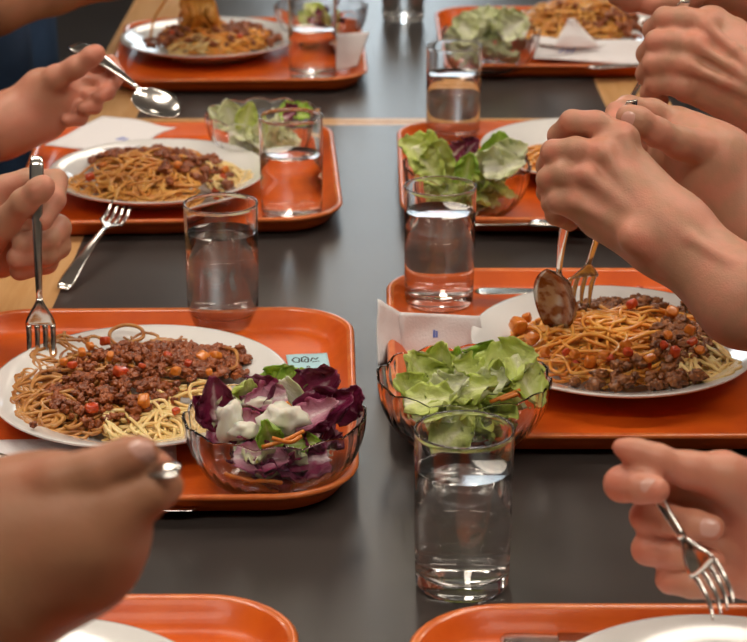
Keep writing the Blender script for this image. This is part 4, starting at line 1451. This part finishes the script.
# ---- lower right: hand with fork (R1)
el = (0.47, 0.98, 0.09)
armE = [
    (KP, 0.014, ch((800, 545, 50, 1.22), (752, 490, 30, 1.205)) + ch((800, 545, 50, 1.22), (760, 520, 34, 1.21)) + ch((800, 545, 50, 1.22), (756, 570, 26, 1.215)) +
     [(V3(cam_pt(800, 545, 1.22)), V3(el), 50 * 1.22 / F_PX, 0.042)]),
    (0.007, 0.004, ch((752, 484, 20, 1.205), (704, 478, 19, 1.20), (655, 480, 17, 1.195))),  # index, first bone (behind)
    (KF, 0.004, ch((640, 480, 17, 1.19), (622, 484, 17.5, 1.178), (640, 487, 16, 1.165), (656, 490, 14, 1.16))),
    (0.006, 0.004, ch((758, 518, 20, 1.21), (700, 513, 17, 1.205), (646, 516, 16.5, 1.192))),
    (KF, 0.004, ch((646, 517, 16.5, 1.195), (668, 520, 15, 1.186), (694, 525, 15, 1.180), (712, 528, 13.5, 1.178))),
    (0.006, 0.004, ch((758, 550, 19, 1.215), (700, 546, 17, 1.21), (648, 549, 16.5, 1.196))),
    (KF, 0.004, ch((648, 549, 16.5, 1.198), (676, 553, 15.5, 1.190), (712, 562, 13.5, 1.186))),
    (0.006, 0.004, ch((760, 585, 18, 1.22), (715, 578, 15, 1.21), (670, 578, 14.5, 1.20))),
    (KF, 0.004, ch((670, 580, 14.5, 1.198), (692, 584, 13.5, 1.19), (716, 588, 12.5, 1.185))),
    (0.006, 0.008, ch((760, 495, 34, 1.20), (722, 476, 23, 1.185), (690, 470, 16.5, 1.178), (655, 460, 14.5, 1.172), (634, 452, 11.5, 1.17), (620, 447, 8, 1.168))),
]
person('person at lower right, only a hand with a fork over the front tray', 1, 0.98, [armE], 'skin_pink', 'black_cloth',
       flush=[(616, 447, 1.165, 14), (612, 484, 1.17, 16), (652, 490, 1.155, 10), (704, 486, 1.175, 16), (716, 530, 1.17, 12), (638, 549, 1.19, 14), (660, 583, 1.19, 14), (635, 517, 1.185, 14)],
       nails=[(649, 487, 1.162, 14.5, (1, 0.2), dict(ln=0.012, wd=0.0105)), (707, 527, 1.178, 14, (1, 0.12), dict(ln=0.0125, wd=0.011))],
       extra_sleeves=[((0.60, 1.16, 0.27), el, (0.40, 1.03, 0.10), 0.045)])

# ---- lower left: blurred foreground hand (L1)
el = (-0.44, 0.80, 0.15)
armD = [
    (0.03, 0.03, ch((-60, 600, 75, 0.97), (18, 560, 64, 0.97), (62, 540, 55, 0.965)) + ch((-60, 600, 70, 0.97), (20, 520, 52, 0.97)) + ch((18, 560, 60, 0.97), (84, 520, 44, 0.96)) +
     ch((56, 535, 48, 0.965), (84, 535, 36, 0.955), (84, 566, 26, 0.96)) + [(V3(cam_pt(-60, 600, 0.97)), V3(el), 75 * 0.97 / F_PX, 0.042)]),
    (0.010, 0.008, ch((88, 520, 36, 0.955), (118, 503, 28, 0.945), (150, 491, 22, 0.945), (168, 486, 16, 0.95))),  # index
    (0.006, 0.006, ch((84, 534, 32, 0.965), (118, 512, 20, 0.965), (150, 495, 18, 0.97))),
    (KF, 0.008, ch((20, 500, 42, 0.955), (60, 484, 28, 0.945), (98, 472, 22, 0.94), (128, 458, 18.5, 0.94), (144, 453, 16, 0.94))),  # thumb
    (KF, 0.006, ch((60, 492, 26, 0.99), (110, 465, 16, 1.0), (150, 462, 13, 0.99), (165, 464, 9, 0.985))),
]
person('person at lower left, blurred hand closest to the camera holding a spoon', -1, 0.86, [armD], 'skin_dark', 'black_cloth',
       flush=[(148, 450, 0.93, 20), (40, 475, 0.94, 25), (165, 462, 0.98, 20)],
       nails=[(141, 450, 0.938, 16.5, (1, -0.25), dict(ln=0.013, wd=0.0125, tilt=0.3))],
       extra_sleeves=[((-0.60, 1.02, 0.27), el, (-0.38, 0.83, 0.16), 0.045)])

# ---- left middle: fist around the upright fork (L2)
el = (-0.52, 1.52, 0.10)
armC = [
    (KP, 0.016, ch((-60, 235, 34, 1.76), (-8, 200, 22, 1.76)) + ch((-60, 235, 34, 1.76), (-4, 232, 28, 1.77)) + ch((-60, 235, 34, 1.76), (0, 258, 20, 1.77)) +
     [(V3(cam_pt(-60, 235, 1.76)), V3(el), 34 * 1.76 / F_PX, 0.042)]),
    (0.005, 0.004, ch((-8, 192, 15, 1.755), (28, 181, 12.5, 1.752), (56, 181, 12, 1.742))),
    (KF, 0.004, ch((56, 181, 12, 1.742), (54, 200, 11.5, 1.722), (42, 220, 11, 1.712))),
    (0.005, 0.004, ch((-4, 222, 15, 1.765), (30, 212, 13.5, 1.765), (58, 228, 13.5, 1.75))),
    (KF, 0.004, ch((58, 228, 13.5, 1.75), (48, 240, 12.5, 1.735), (24, 244, 12, 1.728))),
    (0.005, 0.004, ch((-4, 240, 15, 1.77), (30, 236, 13.5, 1.768), (58, 246, 13, 1.755))),
    (KF, 0.004, ch((58, 246, 13, 1.755), (46, 254, 12, 1.738), (18, 258, 12, 1.73))),
    (0.005, 0.004, ch((-4, 262, 14, 1.77), (24, 256, 12.5, 1.77), (46, 262, 11.5, 1.758), (20, 270, 11, 1.74))),
    (0.003, 0.006, ch((-20, 245, 22, 1.745), (4, 224, 15, 1.725), (24, 202, 13, 1.703), (39, 190, 12, 1.694), (44, 186, 11, 1.693))),
]
person('person at left middle, fist gripping an upright fork in the meat sauce', -1, 1.55, [armC], 'skin', 'navy',
       nails=[(41, 188, 1.694, 12, (0.7, -0.7), dict(ln=0.011, wd=0.0105, tilt=-0.7))],
       extra_sleeves=[((-0.60, 1.38, 0.27), el, (-0.46, 1.56, 0.11), 0.045)])

# ---- upper left: hand holding a spoon (L3)
el = (-0.56, 2.02, 0.06)
armB = [
    (KP, 0.014, ch((-40, 148, 34, 2.13), (4, 122, 26, 2.12), (44, 92, 21, 2.12)) + ch((4, 128, 26, 2.12), (58, 108, 19, 2.125)) + ch((4, 134, 22, 2.12), (46, 124, 16, 2.125)) +
     ch((44, 92, 21, 2.12), (70, 92, 15, 2.13)) + [(V3(cam_pt(-40, 148, 2.13)), V3(el), 34 * 2.13 / F_PX, 0.042)]),
    (0.006, 0.006, ch((40, 88, 17, 2.115), (56, 78, 12.5, 2.10), (76, 67, 10.5, 2.09), (92, 56, 9.5, 2.085), (97, 53, 8.5, 2.085))),  # thumb
    (0.004, 0.004, ch((66, 84, 12, 2.14), (92, 66, 9.5, 2.15), (110, 64, 9, 2.145), (117, 75, 8.5, 2.13), (113, 84, 7.5, 2.12))),  # index behind the spoon
    (0.003, 0.004, ch((66, 96, 12, 2.13), (86, 82, 9, 2.135), (104, 82, 8.5, 2.13), (107, 92, 8, 2.115), (98, 97, 7.5, 2.105))),
    (0.003, 0.004, ch((62, 106, 12, 2.13), (82, 94, 9, 2.13), (94, 97, 8.5, 2.12), (94, 106, 8, 2.11), (84, 108, 7.5, 2.10))),
    (0.003, 0.004, ch((52, 116, 12, 2.13), (72, 106, 8.5, 2.125), (83, 110, 8, 2.118), (80, 118, 7.5, 2.11), (68, 120, 7, 2.105))),
]
person('person at upper left, hand holding a spoon over the plate', -1, 2.12, [armB], 'skin_pink', 'black_cloth',
       flush=[(97, 52, 2.08, 9), (116, 72, 2.14, 12), (105, 92, 2.1, 12), (92, 106, 2.1, 11), (78, 118, 2.1, 11)],
       nails=[(95, 50, 2.085, 8.5, (1, -0.6), dict(ln=0.011, wd=0.010, tilt=0.6))], extra_sleeves=[((-0.60, 1.99, 0.27), el, (-0.47, 2.04, 0.08), 0.045)], trousers='denim', sx=0.56)

# ---- top left: forearm reaching in, lifting spaghetti (L4)
el = (-0.62, 2.46, 0.10)
armA = [
    (KP, 0.014, [(V3(el), V3(cam_pt(-10, 2, 2.52)), 0.046, 33 * 2.52 / F_PX)] + ch((-10, 2, 33, 2.52), (52, -14, 27, 2.56), (112, -26, 23, 2.62)) + ch((112, -26, 23, 2.60), (150, -36, 20, 2.72)) +
     ch((112, -26, 20, 2.60), (152, -22, 14, 2.70))),
    (0.005, 0.004, ch((150, -30, 11, 2.72), (178, -30, 8.5, 2.78), (194, -28, 8, 2.80))),
    (0.004, 0.004, ch((150, -40, 11, 2.74), (180, -42, 8.5, 2.80), (196, -36, 8, 2.82))),
    (0.004, 0.004, ch((150, -50, 10, 2.76), (178, -52, 8, 2.82), (190, -46, 7.5, 2.83))),
    (0.004, 0.004, ch((150, -58, 9, 2.78), (172, -62, 7.5, 2.82), (182, -56, 7, 2.83))),
    (0.005, 0.004, ch((140, -22, 12, 2.68), (170, -18, 9, 2.74), (192, -22, 8, 2.78))),
]
person('person at top left, blurred bare forearm reaching across to the lifted spaghetti', -1, 2.84, [armA], 'skin_dark', 'denim',
       extra_sleeves=[((-0.60, 2.62, 0.27), (-0.64, 2.46, 0.10), (-0.56, 2.47, 0.12), 0.050)], trousers='navy', sx=0.55)
make_fork('fork lifting a bundle of spaghetti at top left', at_y(198, -4, 2.86), at_y(196, -84, 2.80), (0, -1, 0.2))

# ---- right middle: both hands (R2)
el1 = (0.50, 1.38, 0.10)
armF = [
    (0.009, 0.013, ch((668, 233, 37, 1.53), (634, 168, 20, 1.553)) + ch((668, 233, 36, 1.53), (612, 150, 15, 1.545), (621, 138, 13, 1.55)) + ch((668, 233, 36, 1.53), (604, 160, 15, 1.54)) +
     ch((668, 233, 36, 1.53), (588, 180, 14, 1.54)) + ch((668, 236, 36, 1.53), (574, 204, 14, 1.545)) + ch((650, 232, 30, 1.53), (600, 220, 19, 1.55)) +
     ch((668, 233, 37, 1.53), (745, 299, 47, 1.50)) + [(V3(cam_pt(745, 299, 1.50)), V3(el1), 47 * 1.50 / F_PX, 0.046)]),
    (0.006, 0.004, ch((622, 134, 11, 1.542), (623, 135, 11, 1.542)) + ch((603, 152, 11, 1.532), (604, 153, 11, 1.532)) + ch((587, 174, 10.5, 1.532), (588, 175, 10.5, 1.532)) + ch((573, 200, 10, 1.537), (574, 201, 10, 1.537))),
    (0.006, 0.004, ch((624, 137, 6, 1.534), (642, 180, 5, 1.528), (660, 216, 6, 1.506)) + ch((606, 155, 6, 1.527), (634, 192, 5, 1.520), (658, 222, 6, 1.505)) +
     ch((590, 177, 6, 1.527), (624, 204, 5, 1.519), (654, 228, 6, 1.506)) + ch((576, 203, 5, 1.532), (614, 222, 4.5, 1.522), (650, 236, 6, 1.509))),
    (0.006, 0.004, ch((640, 160, 4, 1.538), (628, 178, 3.2, 1.524), (646, 205, 3.5, 1.514), (690, 238, 4, 1.494), (730, 262, 4, 1.478))),
    (0.004, 0.006, ch((606, 150, 12, 1.556), (575, 137, 11, 1.565))),
    (0.005, 0.004, ch((625, 139, 15, 1.55), (596, 124, 13, 1.55), (572, 122, 12.5, 1.555))),
    (KF, 0.004, ch((572, 122, 12.5, 1.556), (560, 136, 12, 1.575), (572, 152, 11, 1.59))),
    (0.005, 0.004, ch((604, 156, 14.5, 1.54), (576, 150, 13, 1.54), (553, 152, 12.5, 1.55))),
    (KF, 0.004, ch((553, 152, 12.5, 1.55), (548, 166, 11.5, 1.57), (562, 180, 11, 1.59))),
    (0.005, 0.004, ch((590, 178, 14.5, 1.54), (564, 174, 13, 1.54), (548, 179, 12, 1.55))),
    (KF, 0.004, ch((548, 179, 12, 1.55), (548, 192, 11, 1.57), (562, 202, 10.5, 1.59))),
    (0.005, 0.004, ch((576, 204, 14.5, 1.545), (560, 200, 12.5, 1.545), (552, 203, 11, 1.555))),
    (KF, 0.004, ch((552, 203, 11, 1.555), (556, 215, 10, 1.57), (570, 222, 9.5, 1.59))),
    (0.006, 0.006, ch((640, 215, 24, 1.57), (610, 205, 16, 1.60), (585, 190, 13, 1.615), (572, 180, 11, 1.61))),
    (0.012, 0.004, ch((634, 238, 14, 1.508), (640, 241, 14, 1.508))),
]
el2 = (0.52, 1.78, 0.12)
armG = [
    (0.010, 0.016, ch((770, 196, 42, 1.66), (712, 160, 34, 1.65), (688, 140, 24, 1.65)) + ch((712, 170, 34, 1.66), (668, 160, 22, 1.67)) + ch((712, 160, 30, 1.65), (676, 124, 18, 1.665)) +
     ch((720, 185, 40, 1.66), (760, 230, 44, 1.65)) + [(V3(cam_pt(765, 210, 1.655)), V3(el2), 42 * 1.655 / F_PX, 0.044)]),
    (0.004, 0.004, ch((678, 126, 16, 1.66), (652, 113, 14, 1.655), (628, 108, 12.5, 1.645), (617, 113, 11.5, 1.63))),  # index curling over
    (KF, 0.004, ch((617, 113, 11.5, 1.63), (612, 126, 10.5, 1.62), (618, 134, 10, 1.615))),
    (0.004, 0.004, ch((670, 150, 15, 1.68), (640, 140, 13, 1.68), (620, 140, 12, 1.67))),
    (0.004, 0.004, ch((672, 172, 15, 1.68), (644, 166, 13, 1.69), (624, 164, 12, 1.68))),
    (0.003, 0.006, ch((712, 152, 24, 1.64), (680, 143, 16, 1.615), (656, 132, 14, 1.60), (638, 121, 13.5, 1.59), (628, 117, 12.5, 1.588))),  # thumb
]
person('person at right middle, two hands holding spoon and fork over the orange spaghetti', 1, 1.60, [armF, armG], 'skin', 'navy',
       flush=[(592, 145, 1.53, 12), (623, 130, 1.54, 13), (588, 168, 1.53, 12), (574, 196, 1.53, 11), (562, 122, 1.55, 12), (637, 238, 1.50, 16), (684, 153, 1.61, 12), (552, 152, 1.54, 9), (548, 178, 1.54, 9), (617, 115, 1.62, 12)],
       nails=[(629, 117.5, 1.588, 13, (-1, -0.5), dict(ln=0.012, wd=0.012, tilt=-0.15))],
       extra_sleeves=[((0.60, 1.42, 0.27), el1, (0.46, 1.39, 0.11), 0.048), ((0.60, 1.78, 0.27), el2, (0.47, 1.74, 0.13), 0.048)])

# ---- upper right: fist with a utensil and a second hand (R3)
el3 = (0.56, 1.98, 0.10)
armH = [
    (0.010, 0.014, ch((770, 92, 44, 1.80), (706, 34, 22, 1.80)) + ch((770, 92, 44, 1.80), (698, 54, 18, 1.79)) + ch((770, 92, 44, 1.80), (692, 72, 17, 1.79)) + ch((768, 96, 40, 1.80), (688, 88, 15, 1.795)) +
     ch((740, 60, 36, 1.81), (712, 26, 20, 1.81)) + [(V3(cam_pt(770, 92, 1.80)), V3(el3), 44 * 1.80 / F_PX, 0.044)]),
    (0.007, 0.004, ch((705, 24, 11, 1.785), (706, 25, 11, 1.785)) + ch((695, 44, 11, 1.776), (696, 45, 11, 1.776)) + ch((688, 65, 10.5, 1.777), (689, 65, 10.5, 1.777)) + ch((684, 86, 10, 1.783), (685, 86, 10, 1.783))),
    (0.007, 0.004, ch((707, 27, 5, 1.778), (735, 50, 5, 1.768), (760, 78, 6, 1.762)) + ch((698, 47, 5, 1.772), (730, 66, 4.5, 1.764), (758, 86, 6, 1.762)) + ch((691, 67, 5, 1.772), (725, 82, 4.5, 1.765), (756, 95, 6, 1.764))),
    (0.005, 0.004, ch((708, 26, 16, 1.795), (684, 20, 13, 1.79), (665, 19, 12.5, 1.795))),
    (KF, 0.004, ch((665, 19, 12.5, 1.796), (654, 30, 11, 1.815), (664, 42, 10, 1.83))),
    (0.005, 0.004, ch((697, 46, 15, 1.785), (674, 42, 12.5, 1.785), (656, 42, 12, 1.79))),
    (KF, 0.004, ch((656, 42, 12, 1.791), (647, 54, 10.5, 1.81), (660, 64, 10, 1.83))),
    (0.005, 0.004, ch((690, 65, 14.5, 1.785), (670, 62, 12, 1.785), (653, 64, 11.5, 1.79))),
    (KF, 0.004, ch((653, 64, 11.5, 1.791), (646, 74, 10, 1.81), (658, 82, 9.5, 1.83))),
    (0.005, 0.004, ch((686, 86, 14, 1.79), (670, 83, 11.5, 1.79), (656, 84, 11, 1.795))),
    (KF, 0.004, ch((656, 84, 11, 1.796), (650, 93, 9.5, 1.81), (660, 100, 9, 1.83))),
    (0.006, 0.006, ch((730, 40, 24, 1.83), (700, 36, 16, 1.85), (676, 40, 12, 1.86), (664, 52, 10, 1.855))),
]
el4 = (0.60, 2.36, 0.16)
armI = [
    (0.010, 0.014, ch((760, -10, 38, 2.02), (700, -22, 28, 1.98), (672, -18, 20, 1.96)) + [(V3(cam_pt(760, -10, 2.02)), V3(el4), 38 * 2.02 / F_PX, 0.044)]),
    (0.006, 0.004, ch((676, -12, 18, 1.96), (650, -4, 15, 1.94), (630, -2, 14, 1.92), (618, -6, 12, 1.91))),
    (0.004, 0.004, ch((676, -26, 16, 1.97), (648, -22, 13, 1.95), (626, -20, 12, 1.93))),
    (0.004, 0.004, ch((680, -40, 16, 1.98), (650, -40, 12, 1.96), (628, -36, 11, 1.95))),
    (0.004, 0.004, ch((684, -54, 14, 1.99), (656, -56, 11, 1.98), (636, -52, 10, 1.96))),
    (0.006, 0.005, ch((690, -6, 16, 1.93), (668, 2, 12, 1.92), (650, 4, 11, 1.92))),
]
person('person at upper right, fist and fingers above the top right plate', 1, 2.20, [armH, armI], 'skin', 'black_cloth',
       flush=[(698, 42, 1.775, 13), (706, 22, 1.78, 12), (686, 64, 1.775, 11), (656, 42, 1.785, 9), (654, 64, 1.785, 9), (665, 20, 1.79, 9), (650, 86, 1.79, 10), (640, 2, 1.92, 22)],
       extra_sleeves=[((0.60, 2.02, 0.27), el3, (0.52, 1.96, 0.11), 0.048), ((0.60, 2.38, 0.27), el4, (0.53, 2.3, 0.18), 0.048)], trousers='navy')
